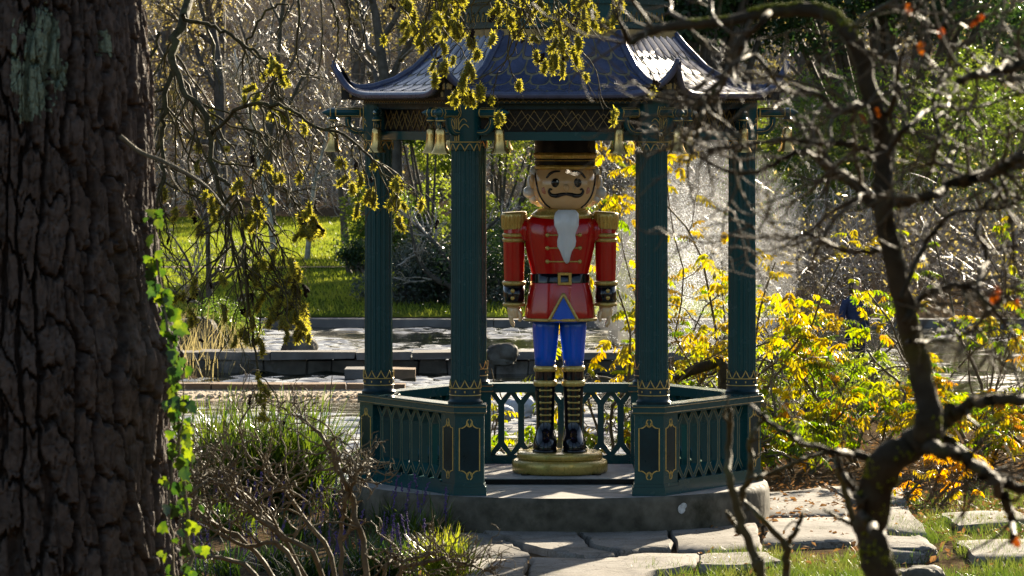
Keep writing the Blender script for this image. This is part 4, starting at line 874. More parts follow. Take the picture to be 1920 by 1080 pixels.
# arms
for sg in (-1, 1):
    ax = sg * 0.356
    b = MB(); b.loft([(1.44, 0.076, 0.084, ax, 0), (1.60, 0.080, 0.088, ax, 0), (1.78, 0.083, 0.090, ax, 0), (1.88, 0.084, 0.090, ax * 0.99, 0), (1.955, 0.075, 0.08, ax * 0.97, 0)], 28); 
    b.loft([(1.80, 0.05, 0.07, sg * 0.275, 0), (1.86, 0.075, 0.085, sg * 0.28, 0), (1.93, 0.07, 0.08, sg * 0.28, 0), (1.965, 0.04, 0.05, sg * 0.27, 0)], 20); arm = st(b, 'arm', 'red_lacquer', sharp=75)
    b = MB(); nr_ = 26 * 6; t = np.linspace(0, 2 * np.pi, nr_, endpoint=False); rib = 1 + 0.05 * np.abs(np.sin(t * 10)); V = []
    for z, r, rbl in ((1.888, 0.086, 1), (1.90, 0.093, 1), (1.985, 0.098, 1), (2.0, 0.097, 0), (2.012, 0.094, 0), (2.02, 0.084, 0)): V.append(np.c_[ax + r * (rib if rbl else 1.03) * np.cos(t), r * 1.06 * (rib if rbl else 1.03) * np.sin(t), np.full(nr_, z + 0.014 * (ax * 0 + sg * np.cos(t)) * -0.4)])
    i = np.arange(5)[:, None] * nr_; j = np.arange(nr_)[None]; jn = (j + 1) % nr_; b.add(np.array(V), np.stack([i + j, i + jn, i + nr_ + jn, i + nr_ + j], -1).reshape(-1, 4)); b.f.append((np.array([list(range(5 * nr_, 6 * nr_))]), 0, False)); st(b, 'epaulette', 'gold_lacquer', arm, sharp=50)
    for rows_ in [[(z - 0.016, 0.084, 0.091, ax, 0), (z - 0.008, 0.091, 0.098, ax, 0), (z + 0.006, 0.092, 0.099, ax, 0), (z + 0.015, 0.084, 0.091, ax, 0)] for z in (1.84, 1.802)] + [[(1.45, 0.078, 0.086, ax, 0), (1.456, 0.092, 0.1, ax, 0), (1.478, 0.093, 0.101, ax, 0), (1.486, 0.08, 0.088, ax, 0)], [(1.288, 0.07, 0.078, ax, 0), (1.293, 0.088, 0.095, ax, 0), (1.312, 0.089, 0.096, ax, 0), (1.318, 0.08, 0.088, ax, 0)]]:
        b = MB(); b.loft(rows_, 26); st(b, 'sleeve_band', 'gold_lacquer', arm)
    b = MB(); b.loft([(1.31, 0.080, 0.088, ax, 0), (1.45, 0.084, 0.092, ax, 0)], 26); cuff = st(b, 'cuff', 'black_lacquer', arm)
    for z in (1.355, 1.41): b = MB(); b.ball((ax + sg * 0.012, -0.092, z), (0.017, 0.011, 0.017), 0, 12, 8); st(b, 'button', 'gold_lacquer', cuff)
    # hand: palm with four slightly curled fingers and a thumb towards the body
    b = MB(); b.loft([(1.30, 0.052, 0.058, ax, 0), (1.26, 0.053, 0.060, ax, -.004), (1.22, 0.048, 0.058, ax, -.008), (1.195, 0.040, 0.052, ax, -.012)], 18)
    for q, (fy, L) in enumerate(((-0.052, 0.062), (-0.026, 0.075), (0.0, 0.07), (0.026, 0.055))):
        P = smooth_path([(ax + sg * 0.018, fy, 1.215), (ax + sg * 0.022, fy - 0.002, 1.215 - L * 0.55), (ax + sg * 0.008, fy - 0.006, 1.215 - L), (ax - sg * 0.004, fy - 0.006, 1.208 - L)], 9); b.tubes(P, np.linspace(0.0165, 0.010, 9), 10, caps=True)
    P = smooth_path([(ax - sg * 0.03, -0.03, 1.255), (ax - sg * 0.048, -0.045, 1.225), (ax - sg * 0.048, -0.052, 1.19), (ax - sg * 0.042, -0.052, 1.172)], 9); b.tubes(P, np.linspace(0.021, 0.011, 9), 10, caps=True)
    st(b, 'hand', 'skin_lacquer', arm)
# head
hc = np.array([0.040, -0.005, 2.225]); ha, hb, hh = 0.250, 0.225, 0.218
t = np.linspace(-np.pi / 2 + 0.02, np.pi / 2 - 0.02, 30); b = MB()
sq_ = lambda s: np.sign(s) * np.abs(s) ** 0.85
b.loft(np.c_[hc[2] + hh * np.sin(t), ha * np.cos(t) ** 0.85, hb * np.cos(t) ** 0.85, np.full(30, hc[0]), np.full(30, hc[1])], 48); head = st(b, 'head', 'skin_lacquer')
def face(x, z):
    x = np.asarray(x, float); z = np.asarray(z, float); s = np.clip(z / hh, -0.999, 0.999); c = np.sqrt(1 - s * s) ** 0.85
    return np.stack([hc[0] + x, hc[1] - hb * c * np.sqrt(np.clip(1 - (x / (ha * c)) ** 2, 0, 1)), hc[2] + z], -1)
def flat_on_face(m, pts, w, off=0.003, mat=0):
    P = face(*np.array(pts, float).T); P[:, 1] -= off; m.tubes(P, np.asarray(w, float), 8, mat, caps=True)
b = MB()
for sg in (-1, 1):
    b = MB(); b2 = face(sg * 0.083 + 0.003, 0.022); b.ball(b2 + np.array([0, 0.004, 0]), (0.034, 0.016, 0.036), 0, 18, 12); eye = st(b, 'eye', 'black_lacquer', head)
    b = MB(); b2 = face(sg * 0.083 + 0.014, 0.036); b.ball(b2 + np.array([0, -0.010, 0]), (0.008, 0.005, 0.008), 0, 8, 6); st(b, 'eye_glint', 'white_lacquer', eye)
for sg in (-1, 1):
    b = MB(); p_ = smooth_path([(sg * 0.150, 0.058), (sg * 0.125, 0.090), (sg * 0.090, 0.108), (sg * 0.045, 0.112)], 12); flat_on_face(b, p_, np.interp(np.linspace(0, 1, 12), [0, .4, 1], [0.007, 0.012, 0.007]), 0.001); st(b, 'eyebrow', 'black_lacquer', head)
b = MB(); nz = face(0.0, -0.015); b.ball(nz + np.array([0, -0.010, 0]), (0.024, 0.034, 0.028), 0, 14, 10); st(b, 'nose', 'skin_lacquer', head)
b = MB()
for sg in (-1, 1):
    p_ = smooth_path([(0.0, -0.062), (sg * 0.04, -0.068), (sg * 0.08, -0.078), (sg * 0.115, -0.070), (sg * 0.132, -0.045), (sg * 0.122, -0.025), (sg * 0.108, -0.032)], 22); flat_on_face(b, p_, np.interp(np.linspace(0, 1, 22), [0, .3, .7, 1], [0.012, 0.018, 0.010, 0.006]), 0.003)
st(b, 'moustache', 'black_lacquer', head)
b = MB()
for sg in (-1, 1):
    b = MB(); c3 = face(sg * 0.16, -0.035); b.ball(c3 + np.array([sg * -0.004, 0.012, 0]), (0.032, 0.0135, 0.032), 0, 14, 8); st(b, 'cheek', 'blush_lacquer', head)
b = MB()
for sg in (-1, 1):
    b = MB(); P = smooth_path([(0.232, 0.10), (0.226, 0.03), (0.205, -0.06), (0.165, -0.13), (0.12, -0.170)], 16); flat_on_face(b, np.c_[P[:, 0] * sg, P[:, 1]], np.full(16, 0.008), 0.002); st(b, 'chin_strap', 'black_lacquer', head)
b = MB()
for sg in (-1, 1):
    for (dx, dy, dz, r) in ((0.245, 0.03, 0.09, (0.045, 0.08, 0.07)), (0.268, 0.04, 0.02, (0.045, 0.08, 0.07)), (0.285, 0.03, -0.055, (0.058, 0.075, 0.052)), (0.25, 0.06, -0.10, (0.045, 0.075, 0.05)), (0.20, 0.12, -0.08, (0.07, 0.09, 0.10)), (0.19, 0.12, 0.05, (0.08, 0.10, 0.12))): b.ball(hc + np.array([sg * dx * 0.96, dy + 0.02, dz]), np.array(r) * 0.92, 0, 14, 10)
    st(b, 'hair_curl', 'white_lacquer', head); b = MB()
b = MB()
for sg in (-1, 1): b = MB(); b.ball(hc + np.array([sg * 0.250, 0.0, 0.03]), (0.028, 0.045, 0.06), 0, 12, 9); st(b, 'ear', 'skin_lacquer', head)
# beard: tapering wavy lock over the chest
rows = [(2.04, 0.066, 0.03), (2.015, 0.090, 0.04), (1.97, 0.098, 0.045), (1.92, 0.094, 0.042), (1.87, 0.074, 0.038), (1.845, 0.066, 0.036), (1.80, 0.074, 0.036), (1.76, 0.070, 0.034), (1.72, 0.046, 0.03), (1.68, 0.033, 0.024), (1.645, 0.022, 0.018), (1.625, 0.008, 0.008)]
cxs = [0.045, 0.045, 0.043, 0.043, 0.045, 0.046, 0.045, 0.042, 0.040, 0.042, 0.046, 0.048]
b = MB(); b.loft([(z, rx, ry, cxs[k], float(torso_front(np.array(0.03), min(z, 1.96))) - 0.004 - (0.01 if z > 1.9 else 0)) for k, (z, rx, ry) in enumerate(rows)][::-1], 40)
v = b.v[0]; an = np.arctan2(v[:, 1] + 0.2, v[:, 0] - 0.043); v[:, 1] += 0.004 * np.sin(an * 14 + v[:, 2] * 30); st(b, 'beard', 'white_lacquer', head)
# shako hat
b = MB(); b.loft([(2.375, 0.232, 0.214, hc[0], 0), (2.42, 0.234, 0.216, hc[0], 0), (2.60, 0.236, 0.218, hc[0], 0), (2.70, 0.238, 0.220, hc[0], 0), (2.735, 0.232, 0.214, hc[0], 0), (2.745, 0.21, 0.195, hc[0], 0)], 48); hat = st(b, 'hat', 'hat_black', sharp=60)
for z0_, z1_, rr_, dy_ in ((2.432, 2.482, 0.247, 0), (2.412, 2.424, 0.240, 0), (2.350, 2.384, 0.242, -.004)):
    b = MB(); b.loft([(z0_, rr_ - 0.014, rr_ - 0.032, hc[0], dy_), (z0_ + 0.005, rr_, rr_ - 0.018, hc[0], dy_), (z1_ - 0.005, rr_, rr_ - 0.018, hc[0], dy_), (z1_, rr_ - 0.014, rr_ - 0.032, hc[0], dy_)], 48); st(b, 'hat_band', 'gold_lacquer', hat)

# ------------------------------------------------------------------ plants: generators
def trace(pts, d, n=24, wob=0.0, dvar=0.0, seed=0):
    """pts of (px, py, width px[, depth]) -> path (n,3) and radii (n)"""
    q = np.array([(p[0], p[1], p[2], p[3] if len(p) > 3 else d) for p in pts], float); s = smooth_path(q, n); g = np.random.default_rng(seed)
    dd = s[:, 3] + dvar * (fbm(np.linspace(0, 4, n), np.full(n, seed * 1.7), seed) - 0.5)
    P = np.array([at(s[k, 0], s[k, 1], dd[k]) for k in range(n)]); r = np.maximum(s[:, 2], 0.6) / 2 * dd / F_PX
    return P + g.normal(0, 1, P.shape) * wob * r[:, None], r
def resample(P, r, K):
    t = np.linspace(0, len(P) - 1, K); i = np.minimum(t.astype(int), len(P) - 2); u = (t - i)
    return P[i] * (1 - u[:, None]) + P[i + 1] * u[:, None], r[i] * (1 - u) + r[i + 1] * u

# ------------------------------------------------------------------ big trunk close by on the left
TD = 18.0
edge = np.array([(-300, 246), (0, 254), (100, 266), (250, 274), (400, 279), (520, 286), (600, 297), (660, 312), (720, 312), (800, 308), (1000, 322), (1300, 365)], float)
tc = at(30, 0, TD); zt = np.concatenate([np.linspace(0.25, 0.9, 50)[:-1], np.linspace(0.9, 3.4, 560), np.linspace(3.4, 5.2, 70)[1:]]); py = HOR + (CAM_Z - zt) * F_PX / TD
Rz = (np.interp(py, edge[:, 0], edge[:, 1]) - 30) * TD / F_PX
th = np.concatenate([np.linspace(R(170), R(385), 460, endpoint=False), np.linspace(R(385), R(530), 60, endpoint=False)]); NA = len(th); Zg, Tg = np.meshgrid(zt, th, indexing='ij')
def cells(wx, wy, sd):
    ix = np.floor(wx).astype(np.int64); iy = np.floor(wy).astype(np.int64); f1 = np.full(wx.shape, 9.0); f2 = np.full(wx.shape, 9.0); idv = np.zeros(wx.shape)
    for dx in (-1, 0, 1):
        for dy in (-1, 0, 1):
            d = np.hypot(wx - (ix + dx + 0.1 + 0.8 * _h(ix + dx, iy + dy, sd)), wy - (iy + dy + 0.1 + 0.8 * _h(ix + dx, iy + dy, sd + 1)))
            idv = np.where(d < f1, _h(ix + dx, iy + dy, sd + 2), idv); f2 = np.where(d < f1, f1, np.minimum(f2, d)); f1 = np.minimum(f1, d)
    return f2 - f1, idv
def bark_height(t, z):
    """plates of bark split by long wandering furrows; t angle, z height"""
    u = t * 0.53 * 10.5 + 2.4 * (fbm(z * 0.9, t * 2.2, 41) - 0.5) + 0.9 * (fbm(z * 3.2, t * 7, 44) - 0.5) + 0.35 * (fbm(z * 11, t * 22, 45) - 0.5); col = np.floor(u).astype(np.int64); fu = u - col
    e = np.minimum(fu, 1 - fu) * 2 + 0.20 * (fbm(z * 7, t * 30, 46) - 0.5); wid = 0.10 + 0.22 * fbm(z * 1.4, t * 5, 47)
    plate = sstep(wid * 0.45, wid * 1.25, e); v_ = z * 4.2 + 7.1 * _h(col, col * 0, 48) + 1.1 * (fbm(t * 14, z * 4, 49) - 0.5) + 0.5 * fu; rowi = np.floor(v_).astype(np.int64); fv = v_ - rowi
    plate = plate * (1 - 0.75 * (1 - sstep(0.015, 0.075, np.minimum(fv, 1 - fv) + 0.05 * (fbm(t * 40, z * 9, 50) - 0.4)))); idv = _h(col, rowi, 53)
    f_ = cells(t * 0.53 * 30 + 0.8 * (fbm(z * 6, t * 8, 64) - 0.5), z * 11 + 1.5 * (fbm(t * 9, z * 5, 65) - 0.5), 70); flake = sstep(0.02, 0.10, f_[0]); step = f_[1]
    e2 = np.abs(fbm(t * 26 + 2.0 * fbm(z * 3, t * 3, 63), z * 3.2, 62, 3) - 0.48); crack = 1 - sstep(0.0, 0.04, e2)
    return 0.056 * plate + 0.026 * idv * plate + plate * (0.007 * flake + 0.012 * step) - 0.016 * crack * plate + 0.016 * (fbm(t * 18, z * 6, 60, 4) - 0.5) + 0.008 * (fbm(t * 50, z * 34, 61, 2) - 0.5)
H = bark_height(Tg, Zg)
# burl on the right flank at about row 680
burl = 0.05 * np.exp(-((Tg - 6.1) / 0.35) ** 2 - ((Zg - (CAM_Z - (680 - HOR) * TD / F_PX)) / 0.16) ** 2)
rad = Rz[:, None] - 0.055 + H + burl
V = np.stack([tc[0] + rad * np.cos(Tg), tc[1] + rad * np.sin(Tg), Zg], -1); i = np.arange(len(zt) - 1)[:, None] * NA; j = np.arange(NA)[None]; jn = (j + 1) % NA
oak = thing('oak_tree', 'massive dark trunk with deeply furrowed bark and pale lichen at the picture edge', 'tree', (tc[0], tc[1], 0.25))
trunk = MB().add(V, np.stack([i + j, i + jn, i + NA + jn, i + NA + j], -1).reshape(-1, 4)).build('trunk', 'trunk_bark', oak)
# lichen: pieces of the same surface lifted off the bark
def lichen_patch(cpx, cpy, wpx, hpx, seed):
    c_ = at(cpx, cpy, TD - 0.5); z0 = CAM_Z - (cpy - HOR) * (TD - 0.5) / F_PX; ct = math.atan2(-math.sqrt(max(0.01, 0.5 ** 2 - (c_[0] - tc[0]) ** 2)), c_[0] - tc[0]) % (2 * np.pi)
    hw = wpx / 2 * TD / F_PX / 0.5; hz = hpx / 2 * TD / F_PX; n1, n2 = 130, 210; t1 = np.linspace(ct - hw, ct + hw, n1); z1 = np.linspace(z0 - hz, z0 + hz, n2); Z1, T1 = np.meshgrid(z1, t1, indexing='ij')
    m = 1 - ((T1 - ct) / hw) ** 2 - ((Z1 - z0) / hz) ** 2 + 1.9 * (fbm((T1 - ct) * 16 + 5, Z1 * 10, seed, 5) - 0.55) + 1.1 * (fbm((T1 - ct) * 70, Z1 * 45, seed + 9, 3) - 0.5)
    r_ = np.interp(Z1, zt, Rz) - 0.055 + np.maximum(bark_height(T1, Z1), 0.03) + 0.006 + 0.010 * (fbm(T1 * 80, Z1 * 55, seed + 5, 3) - 0.4)
    Vp = np.stack([tc[0] + r_ * np.cos(T1), tc[1] + r_ * np.sin(T1), Z1], -1); ii, jj = np.meshgrid(np.arange(n2 - 1), np.arange(n1 - 1), indexing='ij'); ok = (m[:-1, :-1] > 0.25) & (m[1:, 1:] > 0.25)
    f = np.stack([ii * n1 + jj, ii * n1 + jj + 1, (ii + 1) * n1 + jj + 1, (ii + 1) * n1 + jj], -1)[ok]; MB().add(Vp, f).build('lichen_patch', 'lichen_green', oak)
lichen_patch(70, 115, 130, 250, 71); lichen_patch(180, 80, 36, 70, 75)
P, r = trace([(225, 255, 9, 17.6), (262, 285, 9, 17.6), (300, 300, 8, 17.5), (345, 322, 7, 17.4), (390, 352, 5, 17.3), (425, 395, 3, 17.2)], 17.5, 20); m = MB().tubes(P, r, 7, caps=True)
P, r = trace([(312, 305, 5, 17.5), (322, 335, 4, 17.5), (342, 362, 2, 17.5)], 17.5, 10); m.tubes(P, r, 6, caps=True); m.build('broken_branch', 'shrub_bark', oak)

# ivy on the trunk
ivy = thing('ivy_vine', 'bright green ivy climbing the sunlit side of the big trunk', 'ivy', tuple(at(340, 1080, 17.6)))
def ivy_leaf(s):
    o = np.array([(0, 0), (0.32, 0.02), (0.55, 0.25), (0.36, 0.48), (0.42, 0.72), (0.16, 0.78), (0, 1.12), (-0.16, 0.78), (-0.42, 0.72), (-0.36, 0.48), (-0.55, 0.25), (-0.32, 0.02)]) * s
    z = 0.10 * np.abs(o[:, 0]); c_ = np.array([[0, 0.45 * s, -0.02 * s]]); v = np.vstack([np.c_[o, z], c_]); n = len(o)
    return MB().add(v, [[k, (k + 1) % n, n] for k in range(n)], 0, True).mesh('leaf', 'ivy_leaf')
ivy_me = [ivy_leaf(0.046), ivy_leaf(0.060), ivy_leaf(0.034)]
stem_pts = [(360, 1110, 7), (352, 1000, 7), (345, 900, 6), (335, 800, 6), (330, 720, 5), (318, 640, 5), (305, 560, 4), (293, 480, 4), (288, 400, 2)]
P, r = trace(stem_pts, 17.45, 40, 0.6, 0.2, 3); st_m = MB().tubes(P, r * 1.1, 6); iv_off = np.array(ivy['_w'])
P2, r2 = trace([(330, 1110, 5), (318, 960, 5), (325, 860, 4), (345, 760, 3), (340, 680, 2)], 17.4, 30, 0.8, 0.2, 4); st_m.tubes(P2, r2, 5); st_m.build('stem', 'shrub_bark', ivy)
def orient(o, loc, ydir, zdir, s=1.0):
    y = Vector(ydir).normalized(); z = Vector(zdir); z = (z - y * z.dot(y)).normalized(); x = y.cross(z); mt = Matrix((x, y, z)).transposed().to_4x4(); mt.translation = Vector(loc); o.matrix_local = mt @ Matrix.Scale(s, 4)
nl = 0
for q in range(135):
    Pp = P if q < 100 else P2; k = random.randrange(len(Pp)); base_ = Pp[k] + np.array([random.gauss(0.0, 0.026), random.uniform(-0.06, 0.04), random.gauss(0, 0.02)])
    o = link('leaf', ivy_me[q % 3], ivy); orient(o, base_ - iv_off, (random.gauss(0.25, 0.5), random.gauss(0, 0.3), -1 + random.gauss(0, 0.4)), (random.gauss(0.5, 0.5), random.choice((-1, 1)) * (0.8 + random.random() * 0.4), random.gauss(0.3, 0.3)), random.uniform(0.7, 1.15))

# ------------------------------------------------------------------ weeping tree with catkins
WD = 29.0
wt_base = at(120, 0, WD); wt_base[2] = -0.35
weep = thing('weeping_tree', 'weeping tree with drooping mossy twigs and fuzzy yellow green catkins', 'tree', tuple(wt_base))
main = [  # hand-traced limbs (px, py, width, depth)
    [(356, -160, 24, 29), (358, -40, 20, 29), (338, 50, 22, 28.6), (322, 105, 17, 28.4), (345, 165, 13, 28.2), (376, 205, 12, 28), (394, 265, 11, 27.9), (404, 330, 10, 27.8), (424, 400, 7, 27.8), (440, 480, 6, 27.7), (456, 560, 4, 27.7), (470, 650, 3, 27.7)],
    [(325, 100, 13, 28.5), (312, 190, 11, 28.3), (303, 262, 9, 28.2), (306, 330, 7, 28), (292, 400, 6, 28), (300, 470, 4, 28), (318, 540, 3, 28)],
    [(392, 262, 8, 28), (440, 205, 8, 27.8), (500, 195, 8, 27.6), (548, 207, 7, 27.5), (592, 236, 6, 27.4), (642, 252, 6, 27.3), (692, 292, 5, 27.3), (720, 330, 3, 27.3), (748, 372, 2, 27.3)],
    [(340, 30, 10, 28.6), (400, 50, 8, 28.6), (460, 85, 7, 28.5), (508, 122, 6, 28.4), (520, 165, 4, 28.3), (532, 215, 2, 28.3)],
    [(405, 330, 8, 27.8), (440, 360, 8, 27.6), (455, 430, 7, 27.6), (462, 520, 6, 27.5), (470, 610, 5, 27.5), (484, 700, 4, 27.5), (490, 755, 3, 27.5)],
    [(450, 400, 5, 27.6), (500, 470, 5, 27.5), (532, 535, 4, 27.4), (556, 600, 2, 27.4)],
    [(440, 210, 6, 27.8), (470, 260, 5, 27.7), (510, 320, 5, 27.7), (545, 370, 4, 27.6), (578, 410, 2, 27.6)],
    [(470, 330, 5, 27.7), (490, 400, 5, 27.6), (520, 450, 4, 27.6), (545, 500, 3, 27.5), (560, 545, 2, 27.5)],
    [(358, -60, 12, 29), (460, -50, 10, 29), (550, -40, 9, 29), (560, 20, 6, 28.8), (556, 95, 4, 28.8), (566, 135, 3, 28.8), (590, 140, 3, 28.7), (602, 110, 3, 28.7), (604, 40, 3, 28.7), (600, -20, 3, 28.7)],
    [(600, -40, 7, 29), (628, 20, 5, 28.9), (634, 80, 4, 28.9), (628, 118, 3, 28.8)],
    [(640, -40, 6, 29), (655, 20, 5, 28.9), (652, 70, 4, 28.9), (666, 95, 3, 28.8), (680, 118, 2, 28.8)],
    [(660, -20, 5, 29), (682, 40, 4, 29), (680, 80, 3, 29), (666, 98, 2, 28.9)],
    [(300, 60, 7, 28.4), (280, 130, 6, 28.3), (285, 200, 5, 28.2), (275, 270, 4, 28.1), (282, 330, 3, 28.1)],
    [(460, 85, 5, 28.5), (500, 20, 5, 28.5), (540, 10, 4, 28.4), (520, 60, 3, 28.4), (515, 60, 2, 28.4)]]
over = [(120, -900, 60, 29), (160, -500, 46, 29), (300, -260, 36, 29), (460, -150, 28, 29), (640, -110, 22, 29), (820, -95, 18, 29), (980, -70, 14, 28.8), (1120, -40, 10, 28.6), (1200, 10, 5, 28.6)]
tr = MB(); P, r = trace([(120, 1500, 95, 29), (125, 700, 80, 29), (118, 0, 66, 29), (120, -900, 56, 29)], 29, 24); 
P[0, 2] = -0.35; tr.tubes(P, r, 12, caps=True); tr.build('trunk', 'willow_bark', weep)
limb_paths = []
for k, pts in enumerate(main + [over]):
    P, r = trace(pts, WD, 34, 0.5, 0.25, 100 + k); MB().tubes(P, r * 0.9, 7).build('limb', 'limb_bark', weep); limb_paths.append(resample(P, r, 16))
gw = np.random.default_rng(77)
LP = np.array([p for p, _ in limb_paths[:-1]]); LR = np.array([q for _, q in limb_paths[:-1]])
tw = MB()
p0_, d0_, l0_, r0_ = spawn(LP[:8], LR[:8], 22, 0.12, 0.98, 0.9, 0.38, 0.6, gw); d0_ = d0_ * np.array([1, 0.5, 0.7]) + np.array([0.05, 0, -0.3]); l0_ = np.clip(l0_, 0.15, 0.75)
T1, R1 = grow(p0_, d0_, l0_, np.clip(r0_, 0.004, 0.008), 9, 0.30, (0, 0, -0.20), 0.4, gw); tw.tubes(T1, R1, 4)
p0_, d0_, l0_, r0_ = spawn(LP[8:], LR[8:], 3, 0.2, 0.95, 0.9, 0.2, 0.6, gw); T1b, R1b = grow(p0_, d0_ + np.array([0, 0, -0.4]), np.clip(l0_, 0.08, 0.25), np.clip(r0_, 0.003, 0.006), 9, 0.25, (0, 0, -0.25), 0.4, gw); tw.tubes(T1b, R1b, 4)
p0_, d0_, l0_, r0_ = spawn(T1, R1, 4, 0.2, 1.0, 0.8, 0.4, 0.65, gw); l0_ = np.clip(l0_, 0.06, 0.35)
T2, R2 = grow(p0_, d0_ + np.array([0, 0, -0.25]), l0_, np.clip(r0_, 0.0024, 0.005), 7, 0.30, (0, 0, -0.18), 0.5, gw); tw.tubes(T2, R2, 4)
# twigs that hang in front of the roof
nH = 46; hx_ = gw.uniform(745, 1150, nH); hx_[30:] = gw.uniform(930, 1120, nH - 30); st_ = np.array([at(x, gw.uniform(-90, -20), gw.uniform(27.8, 29.4)) for x in hx_])
D = np.c_[gw.normal(0, 0.35, nH), gw.normal(0, 0.2, nH), -np.ones(nH)]
L = gw.uniform(0.35, 0.85, nH) * np.where((hx_ > 880), 1.22, 0.75); L[hx_ > 1080] *= 0.8
H1, HR1 = grow(st_, D, L, np.full(nH, 0.0065), 12, 0.26, (0, 0, -0.10), 0.4, gw); tw.tubes(H1, HR1, 5)
p0_, d0_, l0_, r0_ = spawn(H1, HR1, 6, 0.1, 1.0, 0.8, 0.30, 0.65, gw); l0_ = np.clip(l0_, 0.05, 0.3); H2, HR2 = grow(p0_, d0_ + np.array([0, 0, -0.4]), l0_, np.clip(r0_, 0.0024, 0.005), 7, 0.28, (0, 0, -0.2), 0.5, gw); tw.tubes(H2, HR2, 4)
tw.build('twigs', 'willow_bark', weep, kind='stuff')
# catkins: curved core with a coat of short hairs
def catkin(L, rad, seed):
    rad = rad * 1.3
    g = np.random.default_rng(seed); P = smooth_path([(0, 0, 0), (0.15 * L, 0, -0.35 * L), (0.10 * L, 0.1 * L, -0.7 * L), (-0.02 * L, 0.1 * L, -L)], 9); m = MB(); m.tubes(P, rad * 0.62 * np.array([.5, .9, 1, 1, .95, 1, .95, .8, .3]), 6, 0, caps=True)
    n = 150; t = g.uniform(0, 7.99, n); i = t.astype(int); u = (t - i)[:, None]; c_ = P[i] * (1 - u) + P[i + 1] * u; dv = unit(g.normal(0, 1, (n, 3)) + np.array([0, 0, -0.25])); w_ = unit(np.cross(dv, g.normal(0, 1, (n, 3)))) * 0.0028; ln = rad * g.uniform(0.95, 1.5, n)[:, None]
    V = np.stack([c_ + dv * rad * 0.3 - w_, c_ + dv * rad * 0.3 + w_, c_ + dv * ln + w_ * 0.4, c_ + dv * ln - w_ * 0.4], 1); m.add(V, np.arange(4 * n).reshape(-1, 4), 1, False); return m.mesh('catkin', ['catkin_core', 'catkin_fuzz'])
cat_me = [catkin(0.085, 0.019, 1), catkin(0.065, 0.018, 2), catkin(0.045, 0.017, 3), catkin(0.10, 0.018, 4)]
g = np.random.default_rng(9); cm = MB(); 
for q in range(9):
    cm.ball((g.normal(0, .006), g.normal(0, .006), -0.005 * q), g.uniform(0.006, 0.010, 3), 0, 6, 4)
cone_me = cm.mesh('dead_cone', 'dark_cone'); wo_ = np.array(weep['_w'])
ends = np.vstack([T2[:, -1], T1[:, -1], T1[:, 5]]); wts = np.ones(len(ends)); pick = gw.choice(len(ends), 95, replace=False); hang = np.vstack([H2[:, -1], H2[:, 3], H1[:, -1]]); pick2 = gw.choice(len(hang), 105, replace=False)
fixed = [(562, 590), (553, 500), (548, 485), (520, 130), (528, 140), (512, 118), (455, 340), (580, 380), (575, 395), (690, 360), (706, 305), (654, 330), (660, 345), (672, 320), (740, 365), (640, 300), (565, 325), (400, 370), (395, 390), (388, 360), (485, 410), (478, 400), (485, 700), (492, 720), (488, 740), (762, 40), (768, 55), (835, 115), (850, 105)]
spots = list(ends[pick]) + list(hang[pick2]) + [at(x, y, 27.4) for x, y in fixed]
for q, p in enumerate(spots):
    for rep in range(2 if q % 3 else 1):
        o = link('catkin', cat_me[random.randrange(4)], weep); o.location = p - wo_ + np.array([random.gauss(0, 0.014), random.gauss(0, 0.014), random.gauss(0, 0.014)]) * (rep > 0); o.rotation_euler = (random.gauss(0, 0.35), random.gauss(0, 0.35), random.uniform(0, 6.3)); o.scale = (random.uniform(0.8, 1.15),) * 3
pick3 = gw.choice(len(ends), 46, replace=False); pick4 = gw.choice(len(hang), 26, replace=False)
for p in list(ends[pick3]) + list(hang[pick4]):
    o = link('dead_cone', cone_me, weep); o.location = p - wo_; o.rotation_euler = (random.gauss(0, 0.5), random.gauss(0, 0.5), random.uniform(0, 6.3)); o.scale = (random.uniform(0.8, 1.4),) * 3

# ------------------------------------------------------------------ gnarled bare tree close by on the right
GD = 10.0
gb = at(1650, 1080, GD); gb[2] = ground_z(gb[0], gb[1]) - 0.05
gn = thing('gnarled_tree', 'gnarled bare tree with crooked mossy trunk in front of the shrubs', 'tree', tuple(gb))
tz = HOR + (CAM_Z - gb[2]) * F_PX / GD
tpts = [(1690, tz, 84), (1672, 1200, 74), (1655, 1080, 64), (1636, 1000, 60), (1642, 930, 66), (1660, 870, 64), (1705, 836, 56), (1738, 812, 54), (1738, 770, 48), (1722, 690, 45), (1700, 600, 41), (1676, 500, 38), (1660, 410, 38), (1658, 340, 36), (1652, 250, 34), (1634, 180, 34), (1608, 90, 30), (1570, 40, 26), (1525, 18, 26), (1440, 22, 24), (1360, 42, 20), (1280, 46, 16), (1215, 62, 13), (1180, 82, 10), (1172, 60, 6), (1150, 20, 4)]
P, r = trace(tpts, GD, 110, 0.10, 0.5, 5); 
V0 = MB().tubes(P, r, 14, caps=True); vv = V0.v[0]; pc_ = np.repeat(P, 14, 0); nn_ = unit(vv - pc_); vv += nn_ * (fbm(vv[:, 0] * 60 + vv[:, 1] * 40, vv[:, 2] * 45, 8)[:, None] - 0.45) * 0.014; V0.build('trunk', 'dark_bark', gn)
